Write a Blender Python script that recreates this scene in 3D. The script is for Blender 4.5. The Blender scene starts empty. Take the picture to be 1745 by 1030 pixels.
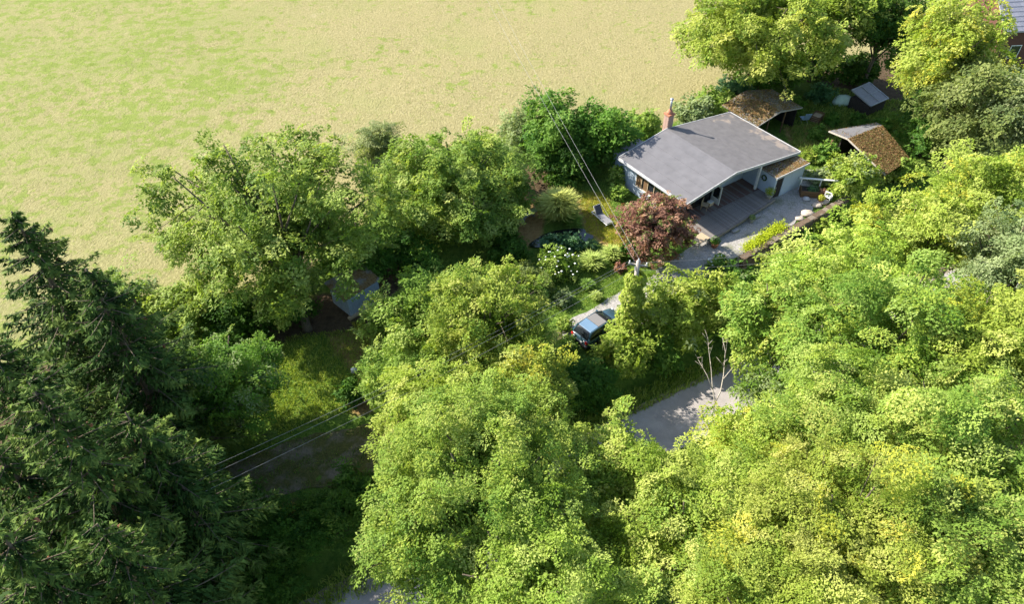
import bpy, math, random
import numpy as np
from mathutils import Vector, Matrix

# ------------------------------------------------------------------ camera, world, sun, exposure
S = bpy.context.scene
COL = S.collection
CAM_H, PITCH, FPX = 34.0, 44.0, 1230.0
cam = bpy.data.objects.new('camera', bpy.data.cameras.new('camera'))
COL.objects.link(cam)
cam.location = (0, 0, CAM_H)
cam.rotation_euler = (math.radians(90 - PITCH), 0, 0)
cam.data.sensor_width = 36
cam.data.lens = 36 * FPX / 1745
cam.data.clip_end = 6000
S.camera = cam

SUN_EL, SUN_AZ = 36.0, 158.0            # azimuth counted from +X towards +Y: up and to the left of the picture
W = bpy.data.worlds.new('World'); S.world = W; W.use_nodes = True
nt = W.node_tree; nt.nodes.clear()
sky = nt.nodes.new('ShaderNodeTexSky'); sky.sky_type = 'NISHITA'; sky.sun_disc = False
sky.sun_elevation = math.radians(SUN_EL); sky.sun_rotation = math.radians(90 - SUN_AZ)
sky.altitude = 100; sky.air_density = 1.0; sky.dust_density = 1.2
bg = nt.nodes.new('ShaderNodeBackground'); bg.inputs['Strength'].default_value = 0.12
wo = nt.nodes.new('ShaderNodeOutputWorld')
nt.links.new(sky.outputs[0], bg.inputs[0]); nt.links.new(bg.outputs[0], wo.inputs[0])
sl = bpy.data.lights.new('sun', 'SUN'); sl.energy = 4.7; sl.angle = math.radians(0.53); sl.color = (1.0, 0.93, 0.83)
sun = bpy.data.objects.new('sun', sl); COL.objects.link(sun)
sd = Vector((math.cos(math.radians(SUN_EL)) * math.cos(math.radians(SUN_AZ)),
             math.cos(math.radians(SUN_EL)) * math.sin(math.radians(SUN_AZ)), math.sin(math.radians(SUN_EL))))
sun.rotation_euler = sd.to_track_quat('Z', 'Y').to_euler(); sun.location = sd * 200
vs = S.view_settings
vs.view_transform = 'Standard'; vs.look = 'None'; vs.gamma = 1.0; vs.exposure = 1.46; vs.use_curve_mapping = False
S.cycles.max_bounces = 5; S.cycles.diffuse_bounces = 3; S.cycles.transmission_bounces = 4; S.cycles.transparent_max_bounces = 8
S.cycles.use_denoising = True

# ------------------------------------------------------------------ pixel -> place helpers
_cp, _sp = math.cos(math.radians(PITCH)), math.sin(math.radians(PITCH))
def at(x, y, z=0.0):
    dx = (x - 872.5) / FPX; dy = -(y - 515) / FPX
    d = (dx, _cp + dy * _sp, -_sp + dy * _cp)
    t = (z - CAM_H) / d[2]
    return Vector((t * d[0], t * d[1], z))
def metres(px, P):                       # length in metres of px pixels at the point P
    depth = P[1] * _cp + (CAM_H - P[2]) * _sp
    return px * depth / FPX

def sstep(a, b, x):
    t = np.clip((np.asarray(x, float) - a) / (b - a), 0, 1); return t * t * (3 - 2 * t)
def terrain(x, y):
    """garden and field at 0, the road side about 1.2 m lower"""
    x = np.asarray(x, float); y = np.asarray(y, float)
    d = -x * 0.545 + (y - 21.5) * 0.839
    wall = sstep(12.5, 15.5, x) * (1 - sstep(27, 31, x))
    lo = 1.2 + wall * 4.85; hi = 4.9 + wall * 1.62
    z = -1.2 * (1 - sstep(0, 1, (d - lo) / (hi - lo)))
    z = z + 0.05 * np.sin(x * .31 + 1.3) * np.sin(y * .27) * sstep(8, 14, d)
    return z
def tz(x, y): return float(terrain(x, y))
def ground_at(px, py):
    z = 0.0
    for _ in range(6):
        p = at(px, py, z); z = tz(p.x, p.y)
    return at(px, py, z)

# ------------------------------------------------------------------ objects and tags
def tag(o, label=None, cat=None, group=None, kind=None):
    if label: o['label'] = label
    if cat: o['category'] = cat
    if group: o['group'] = group
    if kind: o['kind'] = kind
    return o
def empty(name, loc=(0, 0, 0), rz=0.0):
    o = bpy.data.objects.new(name, None); COL.objects.link(o)
    o.location = loc; o.rotation_euler = (0, 0, rz); o.empty_display_size = .3
    return o
def thing(name, label, cat, loc=(0, 0, 0), rz=0.0, group=None):
    return tag(empty(name, loc, rz), label, cat, group)
def link(name, me, mat, parent=None):
    o = bpy.data.objects.new(name, me); COL.objects.link(o)
    if mat is not None and not me.materials: me.materials.append(mat)
    if parent is not None: o.parent = parent
    return o

class MB:
    def __init__(s): s.v = []; s.f = []
    def add(s, vs, fs):
        b = len(s.v); s.v += [tuple(p) for p in vs]; s.f += [tuple(b + i for i in q) for q in fs]; return s
    def box(s, x0, x1, y0, y1, z0, z1, M=None):
        vs = [Vector(p) for p in ((x0,y0,z0),(x1,y0,z0),(x1,y1,z0),(x0,y1,z0),(x0,y0,z1),(x1,y0,z1),(x1,y1,z1),(x0,y1,z1))]
        if M is not None: vs = [M @ p for p in vs]
        return s.add(vs, [(3,2,1,0),(4,5,6,7),(0,1,5,4),(1,2,6,5),(2,3,7,6),(3,0,4,7)])
    def prism(s, pts, y0, y1, axis='y'):
        """polygon pts (a,b) extruded along one axis"""
        n = len(pts)
        def mk(a, b, t): return (a, t, b) if axis == 'y' else ((t, a, b) if axis == 'x' else (a, b, t))
        vs = [mk(a, b, y0) for a, b in pts] + [mk(a, b, y1) for a, b in pts]
        fs = [tuple(range(n))[::-1], tuple(range(n, 2 * n))] + [(i, (i + 1) % n, n + (i + 1) % n, n + i) for i in range(n)]
        return s.add(vs, fs)
    def bar(s, p, q, w, h=None):
        p, q = Vector(p), Vector(q); h = h or w; d = q - p; L = d.length
        return s.box(-w/2, w/2, -h/2, h/2, 0, L, Matrix.Translation(p) @ d.to_track_quat('Z', 'Y').to_matrix().to_4x4())
    def tube(s, pts, rad, n=6, cap=True):
        pts = [Vector(p) for p in pts]; b = len(s.v); m = len(pts)
        if not hasattr(rad, '__len__'): rad = [rad] * m
        for i, p in enumerate(pts):
            d = (pts[min(i + 1, m - 1)] - pts[max(i - 1, 0)]).normalized()
            a = d.orthogonal().normalized() if i == 0 else (a - d * a.dot(d)).normalized()
            c = d.cross(a)
            for k in range(n):
                t = 2 * math.pi * k / n
                s.v.append(tuple(p + (a * math.cos(t) + c * math.sin(t)) * rad[i]))
        for i in range(m - 1):
            for k in range(n):
                s.f.append((b + i*n + k, b + i*n + (k+1) % n, b + (i+1)*n + (k+1) % n, b + (i+1)*n + k))
        if cap: s.f.append(tuple(b + k for k in range(n))[::-1]); s.f.append(tuple(b + (m-1)*n + k for k in range(n)))
        return s
    def lathe(s, prof, n=16, c=(0, 0, 0)):
        b = len(s.v)
        for r, z in prof:
            for k in range(n):
                t = 2 * math.pi * k / n; s.v.append((c[0] + r * math.cos(t), c[1] + r * math.sin(t), c[2] + z))
        for i in range(len(prof) - 1):
            for k in range(n): s.f.append((b+i*n+k, b+i*n+(k+1) % n, b+(i+1)*n+(k+1) % n, b+(i+1)*n+k))
        s.f.append(tuple(b + k for k in range(n))[::-1]); s.f.append(tuple(b + (len(prof)-1)*n + k for k in range(n)))
        return s
    def mesh(s, name, smooth=False):
        me = bpy.data.meshes.new(name); me.from_pydata(s.v, [], s.f); me.update()
        if smooth: me.polygons.foreach_set('use_smooth', [True] * len(me.polygons))
        return me
    def build(s, name, mat, parent=None, smooth=False, bevel=0):
        o = link(name, s.mesh(name, smooth), mat, parent)
        if bevel:
            m = o.modifiers.new('bevel', 'BEVEL'); m.width = bevel; m.segments = 2; m.limit_method = 'ANGLE'
        return o

# ------------------------------------------------------------------ materials
def mat_base(name):
    m = bpy.data.materials.new(name); m.use_nodes = True
    t = m.node_tree; b = t.nodes['Principled BSDF']; return m, t, b
def ramp(t, stops, fac):
    r = t.nodes.new('ShaderNodeValToRGB'); e = r.color_ramp.elements
    e[0].position, e[0].color = stops[0][0], (*stops[0][1], 1); e[1].position, e[1].color = stops[-1][0], (*stops[-1][1], 1)
    for p, c in stops[1:-1]: q = e.new(p); q.color = (*c, 1)
    t.links.new(fac, r.inputs[0]); return r.outputs[0]
def noise(t, scale, detail=4, rough=.6, coord='Object', vec=None, stretch=None):
    n = t.nodes.new('ShaderNodeTexNoise'); n.inputs['Scale'].default_value = scale
    n.inputs['Detail'].default_value = detail; n.inputs['Roughness'].default_value = rough
    if vec is None:
        c = t.nodes.new('ShaderNodeTexCoord'); vec = c.outputs[coord]
    if stretch:
        mp = t.nodes.new('ShaderNodeMapping'); mp.inputs['Scale'].default_value = stretch; t.links.new(vec, mp.inputs[0]); vec = mp.outputs[0]
    t.links.new(vec, n.inputs['Vector']); return n.outputs['Fac']
def mix(t, fac, a, b, mode='MIX'):
    m = t.nodes.new('ShaderNodeMix'); m.data_type = 'RGBA'; m.blend_type = mode
    for sock, val in ((m.inputs[0], fac), (m.inputs[6], a), (m.inputs[7], b)):
        if hasattr(val, 'is_linked'): t.links.new(val, sock)
        elif isinstance(val, (int, float)): sock.default_value = val
        else: sock.default_value = (*val, 1)
    return m.outputs[2]
def bump(t, b, h, strength, dist):
    n = t.nodes.new('ShaderNodeBump'); n.inputs['Strength'].default_value = strength; n.inputs['Distance'].default_value = dist
    t.links.new(h, n.inputs['Height']); t.links.new(n.outputs[0], b.inputs['Normal'])
def plain(name, a, c=None, scale=6, rough=.8, spec=.3, metal=0, bmp=0, stretch=None, coord='Object'):
    m, t, b = mat_base(name)
    b.inputs['Roughness'].default_value = rough; b.inputs['Metallic'].default_value = metal
    b.inputs['Specular IOR Level'].default_value = spec
    c = c or tuple(x * .75 for x in a)
    n = noise(t, scale, stretch=stretch, coord=coord)
    t.links.new(ramp(t, [(.3, c), (.7, a)], n), b.inputs['Base Color'])
    if bmp: bump(t, b, n, .6, bmp)
    return m
def leaf_mat(name, trans=.42, rough=.55, spec=.25):
    m, t, b = mat_base(name)
    at_ = t.nodes.new('ShaderNodeAttribute'); at_.attribute_name = 'Col'
    t.links.new(at_.outputs['Color'], b.inputs['Base Color'])
    b.inputs['Roughness'].default_value = rough; b.inputs['Specular IOR Level'].default_value = spec
    tr = t.nodes.new('ShaderNodeBsdfTranslucent')
    g = mix(t, 1.0, at_.outputs['Color'], (1.2, 1.2, .6), 'MULTIPLY'); t.links.new(g, tr.inputs[0])
    ms = t.nodes.new('ShaderNodeMixShader'); ms.inputs[0].default_value = trans
    t.links.new(b.outputs[0], ms.inputs[1]); t.links.new(tr.outputs[0], ms.inputs[2])
    t.links.new(ms.outputs[0], t.nodes['Material Output'].inputs[0]); return m
M = {}
M['leaf'] = leaf_mat('foliage_leaf', spec=.12)
M['needle'] = leaf_mat('foliage_needle', .15, .7, .08)
M['grass'] = leaf_mat('grass_blade', .3, .6, .15)
M['petal'] = plain('white_petal', (.75, .76, .70), (.6, .64, .55))
M['bark'] = plain('bark_grey_brown', (.16, .13, .09), (.06, .05, .035), 9, .9, .1, bmp=.03, stretch=(1, 1, .25))
M['bark_pale'] = plain('bark_pale_dead', (.55, .50, .42), (.32, .28, .22), 14, .85, .1)
M['felt'] = plain('roofing_felt', (.138, .134, .139), (.106, .103, .107), 1.3, .62, .4, bmp=.004)
M['felt2'] = plain('roofing_felt_browner', (.136, .129, .129), (.100, .095, .095), 2.0, .68, .35, bmp=.004)
def lichen(m):
    t = m.node_tree; b = t.nodes['Principled BSDF']; src = b.inputs['Base Color'].links[0].from_socket
    c = t.nodes.new('ShaderNodeTexCoord'); sp_ = t.nodes.new('ShaderNodeSeparateXYZ'); t.links.new(c.outputs['Object'], sp_.inputs[0])
    mr = t.nodes.new('ShaderNodeMapRange'); mr.inputs[1].default_value = 7; mr.inputs[2].default_value = 12.5; mr.inputs[4].default_value = .30; t.links.new(sp_.outputs[0], mr.inputs[0])
    a = t.nodes.new('ShaderNodeMath'); a.operation = 'ADD'; t.links.new(noise(t, .9, 4, .65), a.inputs[0]); t.links.new(mr.outputs[0], a.inputs[1])
    t.links.new(mix(t, ramp(t, [(.80, (0, 0, 0)), (.88, (.75, .75, .75))], a.outputs[0]), src, (.27, .22, .18)), b.inputs['Base Color'])
lichen(M['felt2'])
M['wood_grey'] = plain('weathered_deck_wood', (.235, .215, .195), (.14, .125, .115), 7, .8, .2, stretch=(.25, 5, 5), bmp=.004)
M['wood_grey2'] = plain('weathered_deck_wood_dark', (.185, .168, .152), (.115, .10, .09), 7, .8, .2, stretch=(.25, 5, 5), bmp=.004)
M['wood_red'] = plain('reddish_deck_wood', (.155, .095, .078), (.095, .06, .05), 7, .75, .2, stretch=(.25, 5, 5), bmp=.004)
M['wood_pale'] = plain('pale_wood', (.48, .38, .25), (.33, .25, .16), 8, .75, .2, stretch=(.4, 4, 4))
M['wood_brown'] = plain('brown_wood', (.20, .12, .06), (.10, .06, .03), 8, .8, .2, stretch=(.4, 4, 4))
M['wood_dark'] = plain('dark_stained_wood', (.045, .037, .032), (.02, .017, .015), 8, .8, .2)
M['white'] = plain('white_paint', (.72, .72, .70), (.60, .60, .57), 5, .6, .3)
M['fascia'] = plain('weathered_white_fascia', (.52, .52, .51), (.36, .36, .35), 6, .65, .25)
M['blue_wall'] = plain('pale_blue_painted_boards', (.40, .47, .545), (.33, .395, .47), 3.5, .7, .25, stretch=(3, 3, .4))
M['blue_shed'] = plain('faded_blue_shed_boards', (.36, .43, .50), (.24, .30, .36), 5, .75, .2, stretch=(4, 4, .5))
M['glass'] = plain('dark_window_glass', (.02, .025, .03), (.012, .015, .018), 3, .06, .6)
M['brick'] = plain('chimney_brick', (.46, .33, .27), (.34, .22, .17), 12, .85, .15)
M['mortar'] = plain('mortar', (.34, .30, .25), (.24, .21, .18), 20, .95, .05)
M['terracotta'] = plain('terracotta', (.45, .20, .12), (.34, .14, .08), 9, .8, .2)
M['steel'] = plain('galvanised_steel', (.45, .46, .47), (.30, .31, .32), 8, .4, .5, .6)
M['slate'] = plain('slate_roof', (.30, .30, .34), (.22, .22, .25), 5, .6, .35)
M['slate2'] = plain('pale_slate_and_pane_reflection', (.34, .335, .37), (.26, .255, .285), 5, .62, .35)
M['redbrick'] = plain('farm_brick', (.13, .062, .048), (.09, .044, .034), 6, .9, .1)
M['stone'] = plain('wall_stone_brown', (.17, .125, .085), (.085, .06, .042), 5, .92, .1, bmp=.02)
M['stone2'] = plain('wall_stone_grey', (.24, .20, .15), (.13, .105, .08), 5, .92, .1, bmp=.02)
M['stone3'] = plain('wall_stone_pale', (.52, .45, .36), (.36, .30, .24), 5, .9, .1, bmp=.02)
M['fabric_dark'] = plain('charcoal_cushion', (.10, .10, .11), (.07, .07, .08), 12, .9, .1)
M['fabric_grey'] = plain('grey_cushion', (.24, .235, .24), (.18, .18, .185), 12, .9, .1)
M['blue_plastic'] = plain('light_blue_plastic', (.34, .46, .60), (.25, .36, .48), 8, .5, .3)
M['mint'] = plain('pale_mint_tarpaulin', (.55, .68, .58), (.42, .55, .46), 4, .55, .35, bmp=.03)
M['wire'] = plain('cable_grey', (.25, .25, .25), (.18, .18, .18), 4, .5, .3)
M['pole'] = plain('pole_wood_grey', (.42, .38, .33), (.26, .23, .19), 6, .85, .1, stretch=(3, 3, .3))
M['concrete'] = plain('grey_concrete', (.30, .29, .28), (.20, .195, .185), 7, .9, .1, bmp=.006)
M['pot'] = plain('pale_pot', (.42, .42, .42), (.33, .33, .33), 8, .7, .2)
M['teal'] = plain('car_paint_teal', (.028, .066, .085), (.024, .058, .077), 2, .22, .6)
M['teal'].node_tree.nodes['Principled BSDF'].inputs['Coat Weight'].default_value = .7
M['car_roof'] = plain('car_roof_sky_reflection', (.13, .21, .30), (.12, .195, .28), 2, .25, .6)  # lighter blue stands in for sky reflected on the roof metal
M['car_roof'].node_tree.nodes['Principled BSDF'].inputs['Coat Weight'].default_value = .5
M['car_fabric'] = plain('grey_sunroof_fabric', (.20, .19, .185), (.165, .16, .155), 30, .85, .15)
M['tyre'] = plain('tyre_rubber', (.02, .02, .02), (.012, .012, .012), 9, .85, .2)
M['rim'] = plain('wheel_rim', (.5, .5, .5), (.4, .4, .4), 4, .35, .5, .7)
M['red_lens'] = plain('red_lens', (.42, .02, .02), (.34, .015, .015), 5, .15, .6)
M['clear_lens'] = plain('clear_lens', (.62, .62, .6), (.5, .5, .48), 5, .12, .6)
M['plastic_black'] = plain('black_plastic', (.025, .025, .027), (.016, .016, .018), 8, .6, .3)

def moss_mat(name, grey, seed):
    m, t, b = mat_base(name); b.inputs['Roughness'].default_value = .95; b.inputs['Specular IOR Level'].default_value = .1
    n1 = noise(t, 1.1, 5); n2 = noise(t, 9, 4)
    c = ramp(t, [(.25, (.085, .05, .022)), (.45, (.19, .115, .045)), (.6, (.27, .185, .085)), (.8, (.16, .145, .05))], n2)
    c2 = mix(t, ramp(t, [(.50 - grey, (0, 0, 0)), (.62 - grey, (1, 1, 1))], n1), c, (.21, .20, .175))
    t.links.new(c2, b.inputs['Base Color']); bump(t, b, n2, .8, .05); return m
M['moss'] = moss_mat('mossy_brown_roof', -.08, 1)
M['moss_grey'] = moss_mat('patchy_moss_roof', .05, 2)

# ground: the colours follow what grows there; mask channels R garden, G dry straw, B bare soil, with shade under the walnut
def ground_mat():
    m, t, b = mat_base('ground_grass_and_soil'); b.inputs['Roughness'].default_value = .95; b.inputs['Specular IOR Level'].default_value = .08
    a = t.nodes.new('ShaderNodeAttribute'); a.attribute_name = 'mask'
    sp = t.nodes.new('ShaderNodeSeparateColor'); t.links.new(a.outputs['Color'], sp.inputs[0])
    nl = noise(t, .055, 5, .62); nm = noise(t, .75, 6, .66); nf = noise(t, 2.6, 5, .75); nv = noise(t, 8.0, 3, .7)
    nq = noise(t, 5.5, 4, .8, stretch=(1, .55, 1))
    straw = ramp(t, [(.30, (.176, .150, .064)), (.45, (.252, .222, .100)), (.56, (.292, .258, .122)), (.70, (.368, .325, .172))], nq)
    wash = t.nodes.new('ShaderNodeMath'); wash.operation = 'MULTIPLY_ADD'; t.links.new(sp.outputs[1], wash.inputs[0]); wash.inputs[1].default_value = -.24; t.links.new(noise(t, .09, 5, .65), wash.inputs[2])
    straw = mix(t, ramp(t, [(.30, (0, 0, 0)), (.60, (.62, .62, .62))], wash.outputs[0]), straw, (.205, .228, .072), 'MIX')
    green = ramp(t, [(.3, (.13, .175, .03)), (.7, (.21, .255, .055))], nf)
    def math_(op, x, y):
        n = t.nodes.new('ShaderNodeMath'); n.operation = op
        for i, val in enumerate((x, y)):
            if hasattr(val, 'is_linked'): t.links.new(val, n.inputs[i])
            else: n.inputs[i].default_value = val
        return n.outputs[0]
    # green patches scattered through the dry field
    patch = math_('ADD', math_('MULTIPLY', nm, .75), math_('MULTIPLY', nl, .45))
    patch = math_('ADD', patch, math_('MULTIPLY', sp.outputs[1], -.10))
    patch = math_('ADD', patch, math_('MULTIPLY', math_('SUBTRACT', nf, .5), .30))
    field = mix(t, ramp(t, [(.565, (0, 0, 0)), (.635, (.9, .9, .9))], patch), straw, green)
    bare = noise(t, .16, 4, .6)
    field = mix(t, ramp(t, [(.66, (0, 0, 0)), (.76, (.7, .7, .7))], bare), field, (.38, .32, .20))
    lawn = ramp(t, [(.3, (.05, .105, .015)), (.55, (.10, .165, .025)), (.75, (.16, .20, .045))], nf)
    dry = ramp(t, [(.3, (.20, .12, .045)), (.7, (.36, .25, .10))], nf)
    soil = ramp(t, [(.3, (.055, .038, .022)), (.7, (.12, .085, .05))], nf)
    wob = math_('MULTIPLY', math_('SUBTRACT', nm, .5), .9)
    def edge(ch): return ramp(t, [(.36, (0, 0, 0)), (.64, (1, 1, 1))], math_('ADD', ch, wob))
    g = mix(t, edge(sp.outputs[1]), lawn, dry)
    g = mix(t, edge(sp.outputs[2]), g, soil)
    c = mix(t, edge(sp.outputs[0]), field, g)
    t.links.new(c, b.inputs['Base Color'])
    h = math_('ADD', math_('ADD', nf, math_('MULTIPLY', nv, .5)), math_('MULTIPLY', nq, .8)); bump(t, b, h, .9, .13); return m
M['ground'] = ground_mat()

def gravel_mat():
    m, t, b = mat_base('pale_gravel'); b.inputs['Roughness'].default_value = .9; b.inputs['Specular IOR Level'].default_value = .15
    v = t.nodes.new('ShaderNodeTexVoronoi'); v.inputs['Scale'].default_value = 20
    c = t.nodes.new('ShaderNodeTexCoord'); t.links.new(c.outputs['Object'], v.inputs['Vector'])
    n = noise(t, .7, 5, .65); s = t.nodes.new('ShaderNodeSeparateColor'); t.links.new(v.outputs['Color'], s.inputs[0])
    st = ramp(t, [(.0, (.21, .20, .185)), (.5, (.30, .285, .265)), (1, (.40, .375, .345))], s.outputs[0])
    col = mix(t, ramp(t, [(.50, (0, 0, 0)), (.68, (.7, .7, .7))], n), st, (.13, .14, .07))
    t.links.new(col, b.inputs['Base Color']); bump(t, b, v.outputs['Distance'], .6, .03); return m
M['gravel'] = gravel_mat()
def drive_mat():
    m, t, b = mat_base('worn_grassy_drive'); b.inputs['Roughness'].default_value = .95; b.inputs['Specular IOR Level'].default_value = .08
    n = noise(t, .8, 5, .65); f = noise(t, 9, 4, .7)
    gr = ramp(t, [(.3, (.10, .085, .058)), (.7, (.20, .17, .115))], f); gs = ramp(t, [(.3, (.05, .06, .016)), (.7, (.12, .11, .035))], f)  # drive tones lowered so the colour carries the conifers' shade
    t.links.new(mix(t, ramp(t, [(.36, (0, 0, 0)), (.54, (1, 1, 1))], n), gr, gs), b.inputs['Base Color']); bump(t, b, f, .6, .04); return m
M['drive'] = drive_mat()
def asphalt_mat():
    m, t, b = mat_base('worn_asphalt'); b.inputs['Roughness'].default_value = .88; b.inputs['Specular IOR Level'].default_value = .2
    n = noise(t, 1.2, 5, .6); f = noise(t, 40, 3, .7)
    c = ramp(t, [(.3, (.30, .275, .255)), (.7, (.40, .365, .335))], n); c = mix(t, ramp(t, [(.42, (0, 0, 0)), (.60, (.6, .6, .6))], noise(t, .5, 6, .7)), c, (.26, .235, .215)); d = ramp(t, [(.3, (.7, .7, .7)), (.7, (1.1, 1.1, 1.1))], f)
    t.links.new(mix(t, 1.0, c, d, 'MULTIPLY'), b.inputs['Base Color']); bump(t, b, f, .4, .01); return m
M['asphalt'] = asphalt_mat()
M['shoulder'] = plain('sandy_dirt_edge', (.30, .25, .19), (.17, .14, .09), 5, .95, .05, bmp=.02)
def water_mat():
    m, t, b = mat_base('pond_water'); b.inputs['Base Color'].default_value = (.012, .016, .014, 1); b.inputs['Roughness'].default_value = .05
    b.inputs['Specular IOR Level'].default_value = .6; bump(t, b, noise(t, 6, 3), .15, .01); return m
M['water'] = water_mat()

# ------------------------------------------------------------------ ground, road, drive
def poly_mask(X, Y, pts, soft=.8):
    """signed soft mask of a polygon given as ground pixels"""
    P = np.array([(p.x, p.y) for p in (at(*q) for q in pts)])
    inside = np.zeros(X.shape, bool); dist = np.full(X.shape, 1e9)
    for i in range(len(P)):
        a, b = P[i], P[(i + 1) % len(P)]
        cond = ((a[1] > Y) != (b[1] > Y)) & (X < (b[0] - a[0]) * (Y - a[1]) / (b[1] - a[1] + 1e-12) + a[0]); inside ^= cond
        e = b - a; t = np.clip(((X - a[0]) * e[0] + (Y - a[1]) * e[1]) / (e @ e), 0, 1)
        dist = np.minimum(dist, np.hypot(X - a[0] - t * e[0], Y - a[1] - t * e[1]))
    sdist = np.where(inside, dist, -dist); return np.clip(.5 + sdist / (2 * soft), 0, 1)
GARDEN = [(-500, 760), (60, 600), (200, 520), (330, 510), (450, 490), (600, 430), (650, 300), (760, 250), (900, 225), (1075, 232),
          (1130, 215), (1240, 165), (1330, 140), (1430, 115), (1560, 70), (1760, 60), (2200, 80), (2900, 500), (2300, 1500), (-900, 1500)]
DRY = [[(985, 325), (1030, 330), (1060, 400), (1075, 440), (1040, 430), (1000, 395), (975, 350)], [(885, 330), (930, 335), (925, 400), (900, 430), (880, 400)],
       [(560, 545), (660, 540), (665, 590), (610, 640), (560, 590)], [(590, 650), (630, 640), (640, 700), (600, 710)],
       [(1330, 215), (1430, 205), (1440, 245), (1360, 262)], [(1150, 120), (1230, 100), (1250, 150), (1170, 160)]]
SOIL_SHADE = [[(420, 520), (700, 480), (720, 560), (540, 570), (430, 600)], [(640, 440), (740, 450), (720, 540), (660, 560)], [(360, 880), (640, 830), (640, 880), (380, 960), (330, 940)],  # outline under the walnut darkens the ground for shade as well as soil
        [(890, 280), (960, 285), (940, 330), (900, 350)], [(-500, 640), (100, 620), (330, 800), (400, 1100), (-600, 1300)], [(1170, 800), (1760, 300), (1900, 900), (1300, 1300)], [(1380, 60), (1560, 60), (1560, 200), (1400, 150)]]
def axis(lo, hi, step, far):
    core = np.arange(lo, hi + 1e-6, step); g = np.array([2, 6, 14, 30, 70, 160, 360, 800, far], float)
    return np.concatenate([lo - g[::-1], core, hi + g])
def build_ground():
    xs = axis(-66, 66, .55, 1800); ys = axis(6, 96, .55, 1800)
    X, Y = np.meshgrid(xs, ys); Z = terrain(X, Y)
    rng = np.random.default_rng(3)
    Z = Z + rng.normal(0, .018, X.shape) * (np.abs(X) < 66) * (Y < 96) * (Y > 6)
    ny, nx = X.shape; V = np.stack([X, Y, Z], -1).reshape(-1, 3)
    i = np.arange(ny * nx).reshape(ny, nx); F = np.stack([i[:-1, :-1], i[:-1, 1:], i[1:, 1:], i[1:, :-1]], -1).reshape(-1, 4)
    me = bpy.data.meshes.new('ground'); quads(me, V, F)
    g = poly_mask(X, Y, GARDEN, 1.2); d = np.zeros_like(g); s = np.zeros_like(g)
    for p in DRY: d = np.maximum(d, poly_mask(X, Y, p, .7))
    for p in SOIL_SHADE: s = np.maximum(s, poly_mask(X, Y, p, .9))
    # the dry middle of the field, greener along its left
    d = np.maximum(d, np.where(g < .5, sstep(-45, -5, X) * .9, 0))
    rgba = np.stack([g, d, s, np.ones_like(g)], -1).reshape(-1, 4).astype(np.float32)
    a = me.attributes.new('mask', 'FLOAT_COLOR', 'POINT'); a.data.foreach_set('color', rgba.ravel())
    me.polygons.foreach_set('use_smooth', np.ones(len(F), bool))
    tag(link('ground', me, M['ground']), kind='structure', label='dry mown meadow running down to a shady garden')
def quads(me, V, F):
    n = len(F)
    me.vertices.add(len(V)); me.vertices.foreach_set('co', np.asarray(V, np.float32).ravel())
    me.loops.add(4 * n); me.loops.foreach_set('vertex_index', np.asarray(F, np.int32).ravel())
    me.polygons.add(n); me.polygons.foreach_set('loop_start', np.arange(0, 4 * n, 4, dtype=np.int32))
    me.update(calc_edges=True); me.validate()
build_ground()

def strip(name, left, right, mat, lift, label, step=.6, jag=.12, seed=1, across=6):
    """a ribbon between two ground polylines, laid on the terrain"""
    rnd = random.Random(seed)
    def resample(pl, n):
        P = [Vector(p) for p in pl]; L = [0]
        for i in range(1, len(P)): L.append(L[-1] + (P[i] - P[i-1]).length)
        out = []
        for k in range(n):
            d = L[-1] * k / (n - 1); i = max(j for j in range(len(L)) if L[j] <= d + 1e-9); i = min(i, len(P) - 2)
            out.append(P[i].lerp(P[i+1], (d - L[i]) / max(L[i+1] - L[i], 1e-6)))
        return out
    tot = sum((Vector(left[i+1]) - Vector(left[i])).length for i in range(len(left) - 1)); n = max(4, int(tot / step))
    A, B = resample(left, n), resample(right, n); b = MB(); V = []
    for k in range(n):
        a = A[k] + Vector((rnd.uniform(-jag, jag), rnd.uniform(-jag, jag))); c = B[k] + Vector((rnd.uniform(-jag, jag), rnd.uniform(-jag, jag)))
        for j in range(across + 1):
            p = a.lerp(c, j / across); V.append((p.x, p.y, tz(p.x, p.y) + lift))
    F = [(k*(across+1)+j, k*(across+1)+j+1, (k+1)*(across+1)+j+1, (k+1)*(across+1)+j) for k in range(n-1) for j in range(across)]
    b.add(V, F); o = b.build(name, mat, smooth=True); return tag(o, label, kind='structure')
rd_up = [(-60, -20), (-30, 1.5), (-9.6, 15.2), (-7.2, 16.6), (0, 22.0), (7, 26.5), (13.8, 30.2), (26, 36.6), (45, 46), (80, 62)]
rd_lo = [(x + 1.85, y - 2.85) for x, y in rd_up]
strip('road', rd_lo, rd_up, M['asphalt'], .045, 'narrow pale asphalt country road under trees', seed=4, jag=.05)
strip('road_shoulder', [(x + .05, y - .08) for x, y in rd_up], [(x - .22, y + .34) for x, y in rd_up], M['shoulder'], .03, 'sandy worn edge of the country road', seed=14, jag=.13, across=2)
def gp(*pts): return [tuple(at(*p).xy) for p in pts]
strip('gravel_lane', gp((960, 585), (1035, 592), (1110, 545), (1150, 505), (1205, 478), (1268, 444), (1330, 398), (1392, 352), (1400, 318), (1385, 290)),
      gp((955, 556), (1010, 525), (1060, 496), (1110, 470), (1165, 428), (1200, 408), (1265, 372), (1320, 330), (1340, 312), (1345, 288)),
      M['gravel'], .04, 'grey gravel lane between deck and stone wall', seed=6, across=10)
strip('drive', gp((300, 905), (380, 872), (520, 835), (640, 830), (760, 745), (860, 672), (960, 588)), gp((260, 858), (380, 795), (520, 745), (640, 722), (740, 680), (850, 625), (955, 558)),
      M['drive'], .04, 'shaded grassy gravel drive', seed=8, across=8)
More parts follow.
